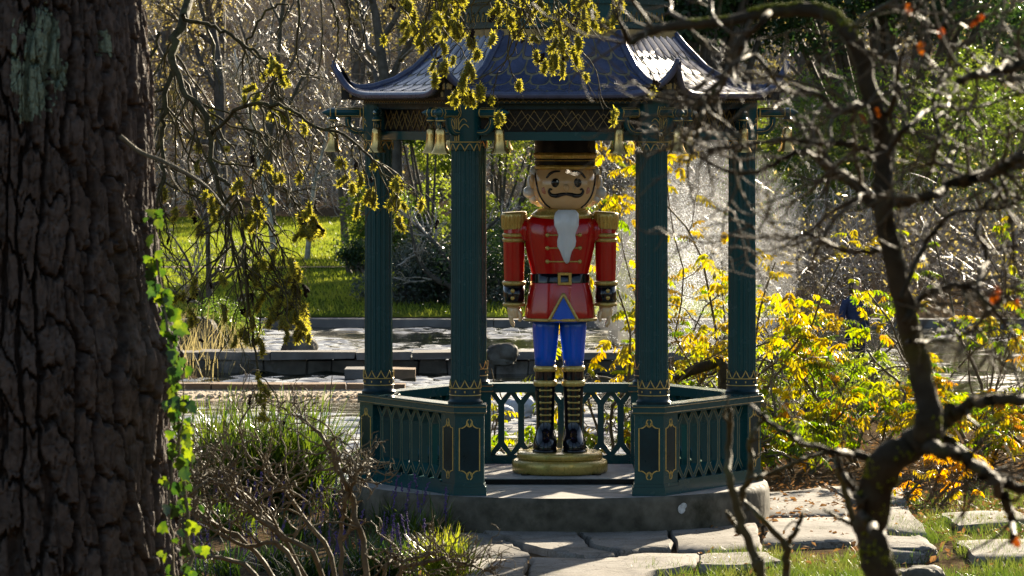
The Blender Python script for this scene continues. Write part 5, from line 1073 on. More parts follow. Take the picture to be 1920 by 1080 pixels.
glimbs = [
    [(1738, 815, 40), (1775, 790, 36), (1800, 764, 30), (1850, 752, 26), (1930, 752, 24), (2050, 770, 18)],
    [(1720, 840, 34), (1790, 850, 28), (1840, 880, 26), (1880, 910, 26), (1960, 918, 20)],
    [(1770, 822, 22), (1830, 870, 20), (1880, 900, 20), (1930, 925, 18)],
    [(1862, 905, 22), (1890, 950, 20), (1900, 1000, 12), (1895, 1020, 6)],
    [(1660, 400, 26), (1610, 350, 26), (1560, 325, 22), (1520, 285, 16), (1470, 295, 12), (1420, 322, 10), (1360, 320, 9), (1300, 285, 8), (1285, 265, 6)],
    [(1655, 300, 20), (1590, 270, 16), (1530, 268, 12), (1480, 262, 10), (1400, 270, 8), (1330, 282, 6)],
    [(1668, 380, 26), (1740, 370, 22), (1790, 340, 18), (1860, 320, 16), (1940, 270, 12)],
    [(1790, 345, 18), (1850, 330, 22), (1930, 285, 18)],
    [(1630, 180, 22), (1580, 210, 14), (1520, 170, 12), (1470, 170, 10), (1420, 105, 8), (1380, 120, 7), (1350, 150, 6), (1300, 200, 5)],
    [(1700, 600, 18), (1730, 555, 16), (1790, 535, 14), (1830, 545, 12), (1880, 600, 9), (1910, 640, 7)],
    [(1830, 545, 12), (1850, 480, 11), (1830, 430, 9), (1850, 380, 8), (1900, 330, 6)],
    [(1800, 150, 16, 9.6), (1850, 135, 18, 9.6), (1940, 118, 20, 9.6)],
    [(1600, 90, 12), (1660, 100, 8), (1700, 60, 7), (1720, 10, 6), (1740, -40, 5)],
    [(1640, 250, 16), (1680, 180, 12), (1690, 100, 9), (1740, 60, 7), (1800, 40, 6), (1900, 20, 5)],
    [(1652, 300, 16), (1700, 240, 12), (1760, 200, 10), (1820, 205, 8), (1930, 170, 6)],
    [(1640, 1000, 26), (1622, 965, 20), (1600, 920, 16), (1575, 880, 12), (1572, 850, 8)],
    [(1640, 860, 22), (1560, 845, 14), (1500, 830, 12), (1440, 790, 11), (1410, 760, 8)],
    [(1690, 560, 14), (1740, 450, 12), (1790, 400, 10), (1880, 390, 8), (1940, 360, 6)],
    [(1440, 25, 14), (1400, 70, 12), (1380, 110, 10), (1330, 180, 9), (1310, 240, 8), (1290, 320, 7), (1300, 380, 4)],
    [(1740, 330, 12), (1760, 260, 10), (1750, 190, 8), (1780, 120, 6), (1770, 60, 5)],
    [(1650, 470, 14), (1580, 470, 10), (1520, 440, 8), (1460, 450, 6), (1400, 420, 5)],
    [(1700, 640, 12), (1760, 640, 9), (1820, 620, 8), (1880, 560, 6), (1930, 540, 5)]]
GL, GR = [], []
for k, pts in enumerate(glimbs):
    P_, r_ = trace(pts, GD, 30, 0.25, 1.0, 200 + k); r_ = r_ * 0.86; MB().tubes(P_, r_, 8, caps=True).build('limb', 'dark_bark', gn); q = resample(P_, r_, 14); GL.append(q[0]); GR.append(q[1])
q = resample(P[66:], r[66:], 14); GL.append(q[0]); GR.append(q[1]); GL = np.array(GL); GR = np.array(GR); gg = np.random.default_rng(31); tw = MB()
upper = [k for k in range(len(GL)) if GL[k][:, 2].mean() > CAM_Z - 0.55]
p0_, d0_, l0_, r0_ = spawn(GL[upper], GR[upper], 10, 0.05, 1.0, 0.9, 0.55, 0.5, gg); l0_ = np.clip(l0_, 0.10, 0.36); A1, AR1 = grow(p0_, d0_ * np.array([1, 0.7, 1]), l0_, np.clip(r0_, 0.003, 0.006), 8, 0.32, (0, 0, 0.0), 0.4, gg); tw.tubes(A1, AR1, 5)
p0_, d0_, l0_, r0_ = spawn(A1, AR1, 4, 0.2, 1.0, 0.9, 0.55, 0.65, gg); l0_ = np.clip(l0_, 0.04, 0.16); A2, AR2 = grow(p0_, d0_, l0_, np.clip(r0_, 0.0018, 0.004), 6, 0.35, (0, 0, 0), 0.5, gg); tw.tubes(A2, AR2, 4)
low_ = [k for k in range(len(GL)) if k not in upper]
p0_, d0_, l0_, r0_ = spawn(GL[low_], GR[low_], 4, 0.2, 1.0, 0.9, 0.4, 0.45, gg); l0_ = np.clip(l0_, 0.06, 0.22); A3, AR3 = grow(p0_, d0_, l0_, np.clip(r0_, 0.002, 0.005), 8, 0.3, (0, 0, 0), 0.4, gg); tw.tubes(A3, AR3, 5)
tw.build('twigs', 'twig_bark', gn, kind='stuff')
go = np.array(gn['_w'])
# moss on the upper sides
ms = MB()
for (pp, rr, a_, b_) in ((P, r, 64, 92), (P, r, 8, 34), (P, r, 8, 22)):
    for k in range(a_, b_):
        for q in range(44):
            t = gg.uniform(0, 1); c_ = pp[k] * (1 - t) + pp[k + 1] * t + np.array([gg.normal(0, 0.35) * rr[k], gg.normal(0, 0.4) * rr[k], rr[k] * gg.uniform(0.75, 1.0)]) if a_ > 50 else pp[k] * (1 - t) + pp[k + 1] * t + unit(gg.normal(0, 1, 3) * np.array([1, 1, 0.3])) * rr[k]
            if fbm(np.array(c_[2] * 30.0), np.array(c_[0] * 30.0), 19) < 0.47: continue
            ms.ball(c_, gg.uniform(0.0018, 0.0045, 3), 0, 6, 4)
ms.build('moss', 'moss', gn, kind='stuff')
def oak_leaf():
    o = np.array([(0, 0), (0.14, 0.12), (0.30, 0.2), (0.2, 0.34), (0.36, 0.5), (0.22, 0.62), (0.26, 0.8), (0.08, 0.9), (0, 1.05), (-0.1, 0.9), (-0.25, 0.78), (-0.2, 0.62), (-0.35, 0.48), (-0.2, 0.34), (-0.3, 0.2), (-0.14, 0.12)]) * 0.055
    v = np.vstack([np.c_[o, 0.2 * np.abs(o[:, 0])], [[0, 0.025, 0]]]); n = len(o); return MB().add(v, [[k, (k + 1) % n, n] for k in range(n)]).mesh('leaf', 'rust_leaf')
ol = oak_leaf()
for (x, y) in ((1612, 212), (1605, 205), (1868, 535), (1862, 548), (1765, 50), (1838, 30), (1845, 28), (1705, 5), (1893, 1000), (1640, 200), (1725, 78), (1905, 560)):
    o = link('leaf', ol, gn); orient(o, at(x, y, 9.9) - go, (random.gauss(0, .4), random.gauss(0, .3), -1), (random.gauss(0, 1), -1, random.gauss(0, .4)), random.uniform(0.4, 0.75))

# young forked saplings in front of the plinth
def sapling(label, limbs, d, seed, n_tw=2):
    b_ = at(limbs[0][0][0], 1080, d); b_[2] = ground_z(b_[0], b_[1]) - 0.03; t = thing('sapling', label, 'sapling', tuple(b_)); g_ = np.random.default_rng(seed); Ls, Rs = [], []
    l0 = limbs[0]; yb = HOR + (CAM_Z - b_[2]) * F_PX / d; limbs = [[(l0[0][0] + 6, yb, l0[0][2] * 1.1)] + list(l0)] + list(limbs[1:])
    for k, pts in enumerate(limbs):
        P_, r_ = trace(pts, d, 30, 0.25, 0.3, seed + k); MB().tubes(P_, r_, 8, caps=True).build('stem', 'willow_bark', t); q_ = resample(P_[8 if k == 0 else 0:], r_[8 if k == 0 else 0:], 14); Ls.append(q_[0]); Rs.append(q_[1])
    p_, d_, l_, rr_ = spawn(np.array(Ls), np.array(Rs), n_tw, 0.3, 1.0, 0.8, 0.3, 0.5, g_); T, TR = grow(p_, d_ + np.array([0, 0, 0.2]), np.clip(l_, 0.05, 0.18), np.clip(rr_, 0.002, 0.004), 7, 0.3, (0, 0, 0.02), 0.4, g_); MB().tubes(T, TR, 5).build('twigs', 'willow_bark', t, kind='stuff'); return t
sapling('forked mossy sapling standing before the right railing', [[(1425, 1110, 18), (1418, 1060, 18), (1392, 990, 17), (1376, 930, 16), (1366, 880, 14), (1366, 830, 12), (1370, 780, 9), (1368, 765, 6)],
    [(1384, 945, 14), (1402, 905, 13), (1410, 860, 12), (1404, 830, 10), (1420, 800, 10), (1440, 780, 8)], [(1404, 900, 10), (1450, 885, 9), (1510, 860, 8), (1570, 845, 6)]], 11.5, 300)
sapling('thin sapling with a forked top rising from the path grass', [[(1474, 1110, 15), (1474, 1060, 15), (1472, 1025, 14), (1440, 985, 12), (1410, 955, 10), (1390, 935, 7)], [(1474, 1025, 12), (1492, 995, 10), (1504, 965, 8)], [(1386, 1000, 9), (1368, 968, 8), (1362, 960, 5)]], 12.0, 320, 1)
sapling('slender side shoot curving up beside the gnarled trunk', [[(1660, 1100, 14), (1610, 1000, 14), (1590, 940, 14), (1575, 890, 12), (1568, 865, 10), (1580, 850, 6)], [(1606, 985, 10), (1570, 970, 8), (1545, 955, 5)]], 10.3, 340, 1)

# ------------------------------------------------------------------ yellow-leaved shrubs on the bank behind and right of the pavilion
def pinnate(L, n, ll, seed, matn, droop=0.5):
    """feather-shaped leaf: curved stalk with paired hanging leaflets"""
    g = np.random.default_rng(seed); P = smooth_path([(0, 0, 0), (0, 0.4 * L, 0.06 * L), (0, 0.75 * L, -0.04 * L), (0, L, -0.22 * L)], 10); m = MB(); m.tubes(P, np.linspace(0.0022, 0.001, 10), 3, 0)
    for k in range(n):
        t = 0.22 + 0.78 * (k // 2) / max(1, (n - 1) // 2); q = P[0] * 0 + np.array([np.interp(t * 9, np.arange(10), P[:, c]) for c in range(3)]); sg = 1 if k % 2 else -1
        if k == n - 1: d = np.array([0, 0.8, -0.6])
        else: d = unit(np.array([sg * 0.75, 0.35, -droop - g.uniform(0, 0.5)]))
        d = unit(d + g.normal(0, 0.12, 3)); l = ll * g.uniform(0.8, 1.15) * (0.75 + 0.5 * math.sin(math.pi * min(1, t * 0.95))); s_ = unit(np.cross(d, np.array([g.normal(0, .3), 0.6, 0.8]))); nn = np.cross(s_, d); w_ = l * 0.2
        v = [q, q + d * l * 0.35 + s_ * w_ + nn * 0.004, q + d * l * 0.75 + s_ * w_ * 0.7, q + d * l - nn * l * 0.08, q + d * l * 0.75 - s_ * w_ * 0.7, q + d * l * 0.35 - s_ * w_ + nn * 0.004, q + d * l * 0.5 - nn * 0.006]
        m.add(v, [[0, 1, 6], [1, 2, 6], [2, 3, 6], [3, 4, 6], [4, 5, 6], [5, 0, 6]], 0, True)
    return m.mesh('compound_leaf', matn)
pin = {c: [pinnate(0.27, 11, 0.085, 10 * k + s, c) for s in range(3)] for k, c in enumerate(('yellow_leaf', 'lime_leaf', 'orange_leaf'))}
def shrub(label, px, d, ztop, spread, nst, nleaf, mix, seed, zlo=0.25, lean=(0, 0, 0), group=None, pybase=None):
    g = np.random.default_rng(seed); c_ = at(px, 0, d); c_[2] = max(ground_z(c_[0], c_[1]), WATER_Z - 0.1) - 0.05; t = thing('autumn_shrub', label, 'shrub', tuple(c_), group=group)
    h = ztop - c_[2]; a_ = g.uniform(0, 2 * np.pi, nst); st0 = c_ + np.c_[np.cos(a_), np.sin(a_), 0 * a_] * g.uniform(0.02, 0.18, nst)[:, None]
    D = np.c_[np.cos(a_) * spread, np.sin(a_) * spread * 0.8, np.ones(nst) * 1.0] + np.array(lean); S, SR = grow(st0, D, h * g.uniform(0.6, 1.05, nst), np.full(nst, 0.016) * g.uniform(0.7, 1.4, nst), 11, 0.20, (0, 0, 0.01), 0.35, g)
    m = MB(); m.tubes(S, SR, 6); m.build('stems', 'shrub_bark', t, kind='stuff') if nst > 12 else m.build('stems', 'shrub_bark', t)
    p_, d_, l_, r_ = spawn(S, SR, 5, 0.25, 1.0, 0.8, 0.35, 0.6, g); B, BR = grow(p_, d_ + np.array([0, 0, 0.3]), np.clip(l_, 0.15, 0.7), np.clip(r_, 0.003, 0.009), 8, 0.28, (0, 0, 0.0), 0.4, g); m = MB(); m.tubes(B, BR, 5)
    p_, d_, l_, r_ = spawn(B, BR, 4, 0.2, 1.0, 0.8, 0.5, 0.6, g); B2, BR2 = grow(p_, d_, np.clip(l_, 0.08, 0.35), np.clip(r_, 0.002, 0.004), 6, 0.3, (0, 0, 0.0), 0.5, g); m.tubes(B2, BR2, 4); m.build('twigs', 'brown_twig', t, kind='stuff')
    cand = np.vstack([B[:, -1], B[:, 5], B[:, 3], B2[:, -1], S[:, -1], S[:, 8]]); cand = cand[(cand[:, 2] > c_[2] + zlo * h)]; names = list(mix)
    for q in range(int(nleaf * 1.55)):
        p = cand[g.integers(len(cand))] + g.normal(0, 0.04, 3); nm = names[g.choice(len(names), p=np.array([mix[k] for k in names]) / sum(mix.values()))]
        o = link('compound_leaf', pin[nm][g.integers(3)], t); aa = g.uniform(0, 2 * np.pi); orient(o, p - c_, (math.cos(aa), math.sin(aa), g.normal(-0.05, 0.35)), (g.normal(0, 0.25), g.normal(0, 0.25), 1), g.uniform(0.42, 0.85))
    return t
Y, Lm, Or = 'yellow_leaf', 'lime_leaf', 'orange_leaf'
shrub('tall shrub with golden yellow leaves behind the right column', 1300, 38.6, 2.55, 0.12, 13, 215, {Y: 6, Lm: 1.0}, 1, 0.42)
shrub('yellow shrub directly behind the statue legs and railing', 1000, 36.9, 0.32, 0.7, 8, 52, {Y: 2, Lm: 5}, 2, 0.35)
shrub('lime and yellow shrub between the statue and back right column', 1165, 37.2, 1.55, 0.22, 8, 80, {Y: 5, Lm: 2}, 3, 0.35)
shrub('lush green and yellow shrub against the right railing', 1320, 37.6, 0.80, 0.9, 10, 120, {Y: 1, Lm: 6}, 4, 0.2)
shrub('bushy lime shrub just outside the right corner column', 1480, 38.5, 0.72, 0.95, 11, 165, {Y: 2.5, Lm: 7, Or: .5}, 5, 0.3)
shrub('broad yellow shrub with bare upper twigs behind the gnarled trunk', 1620, 39.5, 1.02, 0.85, 12, 165, {Y: 3.5, Lm: 6, Or: 1}, 6, 0.32)
shrub('orange tinged yellow shrub right of the gnarled trunk', 1800, 38.2, 0.70, 0.95, 12, 165, {Y: 3, Lm: 5, Or: 1.6}, 7, 0.35)
shrub('loose tall shrub with few lime leaves above the person', 1560, 42.5, 1.75, 0.5, 10, 40, {Y: 2, Lm: 5}, 8, 0.55)
shrub('twiggy tall shrub with scattered yellow leaves near the picture edge', 1830, 42.0, 1.75, 0.6, 11, 60, {Y: 3, Lm: 4}, 9, 0.5)
shrub('yellow shrub at the far end of the bank by the picture edge', 1940, 39.8, 0.85, 0.8, 9, 85, {Y: 4, Lm: 3, Or: 1}, 10, 0.35)
shrub('low orange leaved shrub beside the path under the bare tree', 1735, 35.6, 0.22, 0.8, 6, 24, {Y: 2, Or: 3}, 11, 0.3)
shrub('sparse shrub with a few yellow leaves left of the statue', 890, 38.4, 0.85, 0.5, 4, 12, {Y: 5, Lm: 1}, 12, 0.5)
shrub('bare grey shrub with clumps of lime leaves behind the pavilion', 1430, 41.5, 1.15, 0.6, 11, 34, {Y: 3, Lm: 3}, 13, 0.45)

# clipped hedge and old log between the shrubs
def leaf_cloud(b, cen, rad, n, size, g, mat=0, flat=0.75, shell=0.55):
    """n small leaf faces spread through lumps of foliage; cen (k,3) rad (k,3)"""
    k = g.integers(len(cen), size=n); d = unit(g.normal(0, 1, (n, 3))); rr = g.uniform(shell, 1.0, (n, 1)) ** 0.7; p = cen[k] + d * rr * rad[k] * (0.85 + 0.3 * g.random((n, 1)))
    up = unit(d * 0.6 + g.normal(0, 0.6, (n, 3)) + np.array([0, 0, 0.3])); a_ = unit(np.cross(up, g.normal(0, 1, (n, 3)))); c_ = np.cross(up, a_); s = np.broadcast_to(np.asarray(size), n)[:, None] * g.uniform(0.6, 1.3, (n, 1))
    V = np.stack([p - a_ * s, p + c_ * s * 0.45 + up * s * 0.12, p + a_ * s, p - c_ * s * 0.45 + up * s * 0.12], 1); b.add(V, np.arange(4 * n).reshape(-1, 4), mat, False)
def bush(name, label, cat, c_, cens, rads, n, size, matn, seed, group=None, trunk_r=0.05, bark='grey_bark', shell=0.5):
    g = np.random.default_rng(seed); t = thing(name, label, cat, tuple(c_), group=group); cens = np.array(cens, float) + np.array(c_); rads = np.array(rads, float); b = MB(); leaf_cloud(b, cens, rads, n, size, g, shell=shell); b.build('crown', matn, t)
    m = MB()
    for k in range(len(cens)):
        P = smooth_path([np.array(c_) + np.array([0, 0, -0.1]), np.array(c_) * 0.6 + cens[k] * 0.4 + g.normal(0, 0.08, 3), cens[k]], 10); m.tubes(P, np.linspace(trunk_r, trunk_r * 0.25, 10), 6)
    m.build('trunk', bark, t); return t
g = np.random.default_rng(4)
hc_ = at(1475, 640, 44); hc_[2] = -0.3
bush('clipped_hedge', 'low clipped green hedge behind the yellow shrubs', 'hedge', hc_, [(x, g.normal(0, .1), 0.48 + g.normal(0, .02)) for x in np.linspace(-0.9, 0.9, 9)], [(0.24, 0.3, 0.28)] * 9, 5200, 0.022, 'light_evergreen', 21)
lg = thing('fallen_branch', 'thick bent dark branch lying among the leaves behind the railing', 'branch', tuple(at(1330, 690, 37.0)))
P, r = trace([(1265, 712, 14, 37.2), (1300, 694, 18, 37), (1330, 684, 20, 37), (1350, 676, 20, 36.9), (1358, 700, 16, 36.8), (1356, 740, 14, 36.8), (1362, 800, 12, 36.7), (1368, 905, 10, 36.6)], 37, 26, 0.1); MB().tubes(P, r, 9, caps=True).build('wood', 'dark_bark', lg)

# ------------------------------------------------------------------ planting bed at the left
def strap_clump(n, h, w, seed, lean=0.9, K=7):
    g = np.random.default_rng(seed); b = MB(); a_ = g.uniform(0, 2 * np.pi, n); ln = g.uniform(0.1, 1.0, n) * lean; P, _ = grow(np.c_[g.normal(0, 0.05, n), g.normal(0, 0.05, n), np.zeros(n)], np.c_[np.cos(a_) * ln, np.sin(a_) * ln, np.ones(n)], h * g.uniform(0.6, 1.15, n), np.ones(n), K, 0.05, (0, 0, -0.10), 1, g)
    t_ = np.linspace(0, 1, K); W = w * g.uniform(0.7, 1.2, n)[:, None] * (np.minimum(1, 0.55 + t_ * 2) * (1 - t_ ** 3 * 0.9))[None]; sd = np.c_[-np.sin(a_), np.cos(a_), 0 * a_] + g.normal(0, 0.25, (n, 3)); b.strips(P, W, unit(sd)); return b
big = thing('strap_leaf_clump', 'large clump of arching strap leaves beside the pavilion at the water edge', 'plant', tuple(on_ground(520, 960, -0.3))); co = np.array(big['_w']); m = MB(); g = np.random.default_rng(8)
for q in range(13):
    off = np.array([g.normal(0, 0.27), g.normal(0, 0.25), 0]); s = strap_clump(85, 0.92, 0.010, 50 + q, 0.8); m.add(s.v[0] + off, s.f[0][0])
me = m.mesh('leaf_blades', 'strap_leaf'); o = link('leaf_blades', me, big, kind='stuff')
P, _ = grow(np.c_[g.normal(0, .3, 9), g.normal(0, .2, 9), np.zeros(9)], np.c_[g.normal(0, .12, 9), g.normal(0, .1, 9), np.ones(9)], g.uniform(0.75, 1.15, 9), np.ones(9), 8, 0.04, (0, 0, 0), 1, g); m = MB(); m.tubes(P, np.full((9, 8), 0.0035), 4); link('dry_stalks', m.mesh('dry_stalks', 'brown_twig'), big, kind='stuff')
tu = thing('grass_tuft', 'bright yellow green grass tuft sunlit at the corner of the path', 'grass tuft', tuple(on_ground(838, 1082, -0.28))); m = MB()
for q in range(6): s = strap_clump(70, 0.34, 0.006, 80 + q, 1.0); m.add(s.v[0] + np.array([g.normal(0, .07), g.normal(0, .15), 0]), s.f[0][0])
link('leaf_blades', m.mesh('leaf_blades', 'tuft_leaf'), tu, kind='stuff')
def lily(seed, nsp, dark):
    g = np.random.default_rng(seed); t = thing('lilyturf_plant', 'dark grassy lilyturf plant with purple flower spikes in the bed', 'plant', (0, 0, 0), world=False); m = MB()
    for q in range(3): s = strap_clump(60, 0.30, 0.006, seed + q, 1.2); m.add(s.v[0] + np.array([g.normal(0, .08), g.normal(0, .08), 0]), s.f[0][0])
    link('leaf_blades', m.mesh('leaf_blades', dark), t, kind='stuff')
    for q in range(nsp):
        b_ = MB(); P, _ = grow(np.array([[g.normal(0, .12), g.normal(0, .12), 0.02]]), np.array([[g.normal(0, .15), g.normal(0, .15), 1]]), np.array([g.uniform(0.3, 0.42)]), np.ones(1), 9, 0.05, (0, 0, 0), 1, g); b_.tubes(P, np.full((1, 9), 0.003), 4, 0)
        for k in range(34):
            t_ = g.uniform(0.45, 1.0) * 7.99; i_ = int(t_); c_ = P[0, i_] + (P[0, i_ + 1] - P[0, i_]) * (t_ - i_) + unit(g.normal(0, 1, 3)) * 0.009; b_.ball(c_, 0.0055, 0, 5, 4)
        link('flower_spike', b_.mesh('flower_spike', 'purple_flower'), t)
    return t
pl = [lily(400, 5, 'strap_leaf'), lily(410, 7, 'strap_leaf'), lily(420, 3, 'strap_leaf')]
bed = [(560, 1010), (640, 985), (720, 1000), (790, 1010), (500, 1065), (590, 1085), (680, 1075), (760, 1080), (630, 940), (690, 955), (450, 1000), (540, 950), (400, 1080), (830, 985), (740, 1045)]
words = ['left end of the bed', 'middle of the bed']
for q, (x, y) in enumerate(bed):
    p = on_ground(x, y, -0.3); p[2] = ground_z(p[0], p[1])
    if q < 3: pl[q].location = p; pl[q].rotation_euler = (0, 0, q); pl[q]['group'] = 'lilyturf plants in the bed beside the plinth'
    else: dup(pl[q % 3], tuple(p), random.uniform(0, 6), scale=random.uniform(0.85, 1.25))

# bare twiggy shrub in the near left corner
SD = 21.0
sb = at(660, 1080, SD); sb[2] = ground_z(sb[0], sb[1]) - 0.05
bs = thing('bare_shrub', 'tangled bare shrub with pale zigzag twigs in front of the bed', 'shrub', tuple(sb)); g = np.random.default_rng(15); yb = HOR + (CAM_Z - sb[2]) * F_PX / SD
sl_ = [[(690, yb, 14), (690, 1080, 12), (664, 960, 11), (640, 890, 9), (622, 840, 7), (575, 790, 5), (545, 775, 3)], [(640, yb, 12), (600, 1060, 10), (520, 1000, 9), (440, 930, 7), (380, 870, 5), (330, 830, 4), (290, 780, 2)],
       [(650, yb, 12), (620, 1050, 9), (560, 960, 8), (520, 900, 7), (470, 860, 5), (450, 800, 4), (470, 760, 3)], [(700, yb, 10), (720, 1075, 8), (760, 1050, 6), (800, 1040, 5), (830, 1020, 3)],
       [(660, yb, 10), (640, 1030, 9), (650, 930, 8), (670, 890, 6), (690, 860, 4)], [(600, yb, 12), (480, 1080, 9), (370, 1040, 7), (280, 1000, 6), (220, 960, 4), (180, 930, 2)],
       [(610, yb, 12), (500, 1060, 9), (400, 980, 7), (310, 910, 6), (240, 890, 4), (165, 800, 2)], [(700, yb, 12), (740, 1090, 9), (820, 1050, 7), (880, 1060, 5), (930, 1075, 3)], [(630, yb, 12), (560, 1060, 9), (470, 940, 8), (400, 900, 6), (350, 930, 4), (260, 960, 3)],
       [(620, yb, 12), (540, 1040, 9), (450, 1020, 8), (350, 950, 6), (270, 860, 5), (235, 790, 3), (215, 745, 2)]]
SP, SR = [], []
for k, pts in enumerate(sl_):
    P, r = trace(pts, SD, 30, 0.5, 1.2, 500 + k); MB().tubes(P, r, 6).build('stem', 'shrub_bark', bs); q = resample(P[6:], r[6:], 16); SP.append(q[0]); SR.append(q[1])
SP = np.array(SP); SR = np.array(SR); m = MB()
p_, d_, l_, r_ = spawn(SP, SR, 28, 0.05, 1.0, 0.9, 0.3, 0.6, g); A, AR = grow(p_, d_ + np.array([0, 0, 0.35]), np.clip(l_, 0.12, 0.42), np.clip(r_, 0.003, 0.007), 9, 0.42, (0, 0, 0.03), 0.5, g); m.tubes(A, AR, 5)
p_, d_, l_, r_ = spawn(A, AR, 4, 0.2, 1.0, 0.9, 0.45, 0.7, g); A2, AR2 = grow(p_, d_ + np.array([0, 0, 0.2]), np.clip(l_, 0.05, 0.2), np.clip(r_, 0.0025, 0.005), 6, 0.42, (0, 0, 0.03), 0.55, g); m.tubes(A2, AR2, 4)
m.build('twigs', 'shrub_bark', bs, kind='stuff')

# ------------------------------------------------------------------ beyond the water: trees, bushes, wood on the hill
def bare_tree(name, label, cat, c_, h, tr, seed, group=None, bark='grey_bark', twig='brown_twig', fork=0.3, n1=7, n2=8, n3=7, spread=0.7, tw_r=0.006, lean=(0, 0, 0), leaves=0):
    g = np.random.default_rng(seed); t = thing(name, label, cat, tuple(c_), group=group, world=False); P, r = grow(np.array([[0, 0, -0.15]]), np.array([[0, 0, 1.0]]) + np.array(lean), np.array([h * 0.8]), np.array([tr]), 14, 0.07, (0, 0, 0.03), 0.25, g); b = MB().tubes(P, r, 9, caps=True)
    p_, d_, l_, r_ = spawn(P, r, n1, fork, 1.0, spread, 0.5, 0.6, g); A, AR = grow(p_, d_, l_, r_, 10, 0.14, (0, 0, 0.06), 0.3, g); b.tubes(A, AR, 6); link('trunk', b.mesh('trunk', bark), t)
    c = MB(); p_, d_, l_, r_ = spawn(A, AR, n2, 0.15, 1.0, 0.7, 0.45, 0.55, g); B, BR = grow(p_, d_, l_, np.maximum(r_, tw_r * 1.6), 8, 0.18, (0, 0, 0.03), 0.4, g); c.tubes(B, BR, 4)
    p_, d_, l_, r_ = spawn(B, BR, n3, 0.1, 1.0, 0.7, 0.55, 0.6, g); D, DR = grow(p_, d_, l_, np.maximum(r_, tw_r), 6, 0.22, (0, 0, 0.0), 0.5, g); c.tubes(D, DR, 3)
    if leaves:  # gold leaves added on bare crowns to brighten the background
        q = D[g.integers(len(D), size=leaves), g.integers(1, 6, size=leaves)] + g.normal(0, 0.05, (leaves, 3)); a_ = unit(g.normal(0, 1, (leaves, 3))); b_ = unit(np.cross(a_, g.normal(0, 1, (leaves, 3)))); w = g.uniform(0.02, 0.045, (leaves, 1)); c.add(np.stack([q - a_ * w, q + b_ * w * 0.6, q + a_ * w, q - b_ * w * 0.6], 1), np.arange(4 * leaves).reshape(-1, 4), 1, False)
    link('crown', c.mesh('crown', [twig, 'brightening_gold_leaf']), t); return t
def gp(px, d): p = at(px, 0, d); p[2] = max(ground_z(p[0], p[1]), WATER_Z); return p
bare_tree('young_tree', 'young bare tree forking low on the sunlit lawn', 'tree', gp(647, 93), 3.6, 0.09, 1, spread=0.55, fork=0.1, n1=6)
bare_tree('birch_tree', 'slim pale birch trunk at the edge of the sunlit lawn', 'tree', gp(512, 90), 5.5, 0.07, 2, bark='birch_bark', twig='pale_twig')
bare_tree('birch_tree', 'pair of thin pale stems on the lawn behind hanging catkins', 'tree', gp(573, 86), 4.6, 0.06, 3, bark='birch_bark', twig='pale_twig', fork=0.1)
bare_tree('lawn_tree', 'thicker grey trunk standing on the lawn crest', 'tree', gp(508, 104), 7.5, 0.14, 4, spread=0.6)
bare_tree('wood_tree', 'stout dark trunk behind the left outer column', 'tree', gp(745, 84), 8, 0.19, 5, fork=0.35, spread=0.8)
bare_tree('spreading_tree', 'bare tree with wide low grey branches behind the statue', 'tree', gp(850, 70), 4.4, 0.10, 6, twig='pale_twig', fork=0.12, n1=10, spread=1.15)
bare_tree('spreading_tree', 'bare branching tree in the fountain glare beside the soldier hat', 'tree', gp(1150, 66), 4.6, 0.08, 7, twig='brown_twig', fork=0.15, n1=9, spread=0.75)
bare_tree('spreading_tree', 'twiggy bare tree on the far bank seen past the right columns', 'tree', gp(1330, 72), 4.6, 0.08, 8, twig='pale_twig', fork=0.1, n1=9, spread=0.9)
bare_tree('bank_tree', 'leafless bush tree on the near left bank behind the trunk ivy', 'tree', gp(395, 60), 3.2, 0.06, 9, twig='pale_twig', fork=0.06, n1=9, spread=0.9)
def sunlit_lane(x, y, h):
    """whether something h tall there would shade the open lawn"""
    k = x - 0.384 * (y - 60); return (k > -7.5) & (k < -2.2) & (y - 70 < h / 0.3275)
protos = [bare_tree('hillside_tree', 'bare grey tree in the hazy wood on the far hillside', 'tree', (0, 0, 0), 9.0, 0.16, 30 + q, 'bare trees on the far hillside', twig=('pale_twig', 'brown_twig', 'pale_twig', 'brown_twig')[q], n1=8, n2=8, n3=8, fork=0.12, spread=0.85, tw_r=0.009, leaves=5000) for q in range(4)]
g = np.random.default_rng(23); k = 0
for d in (106, 112, 119, 127, 136, 147, 160):
    w = 15 * d / 130
    for x in np.arange(-w - 2, w + 3, 3.4 if d < 120 else 4.2):
        xx = x + g.uniform(-1.3, 1.3); dd = d + g.uniform(-2.5, 2.5)
        if xx < 3 and dd < 108: continue
        if sunlit_lane(xx, dd - CAM_D, 10): continue
        loc = (xx, dd - CAM_D, float(ground_z(xx, dd - CAM_D))); s = g.uniform(0.75, 1.2)
        if k < 4: o = protos[k]; o.location = loc; o.scale = (s,) * 3
        else: o = dup(protos[k % 4], loc, g.uniform(0, 6.3), scale=s)
        k += 1
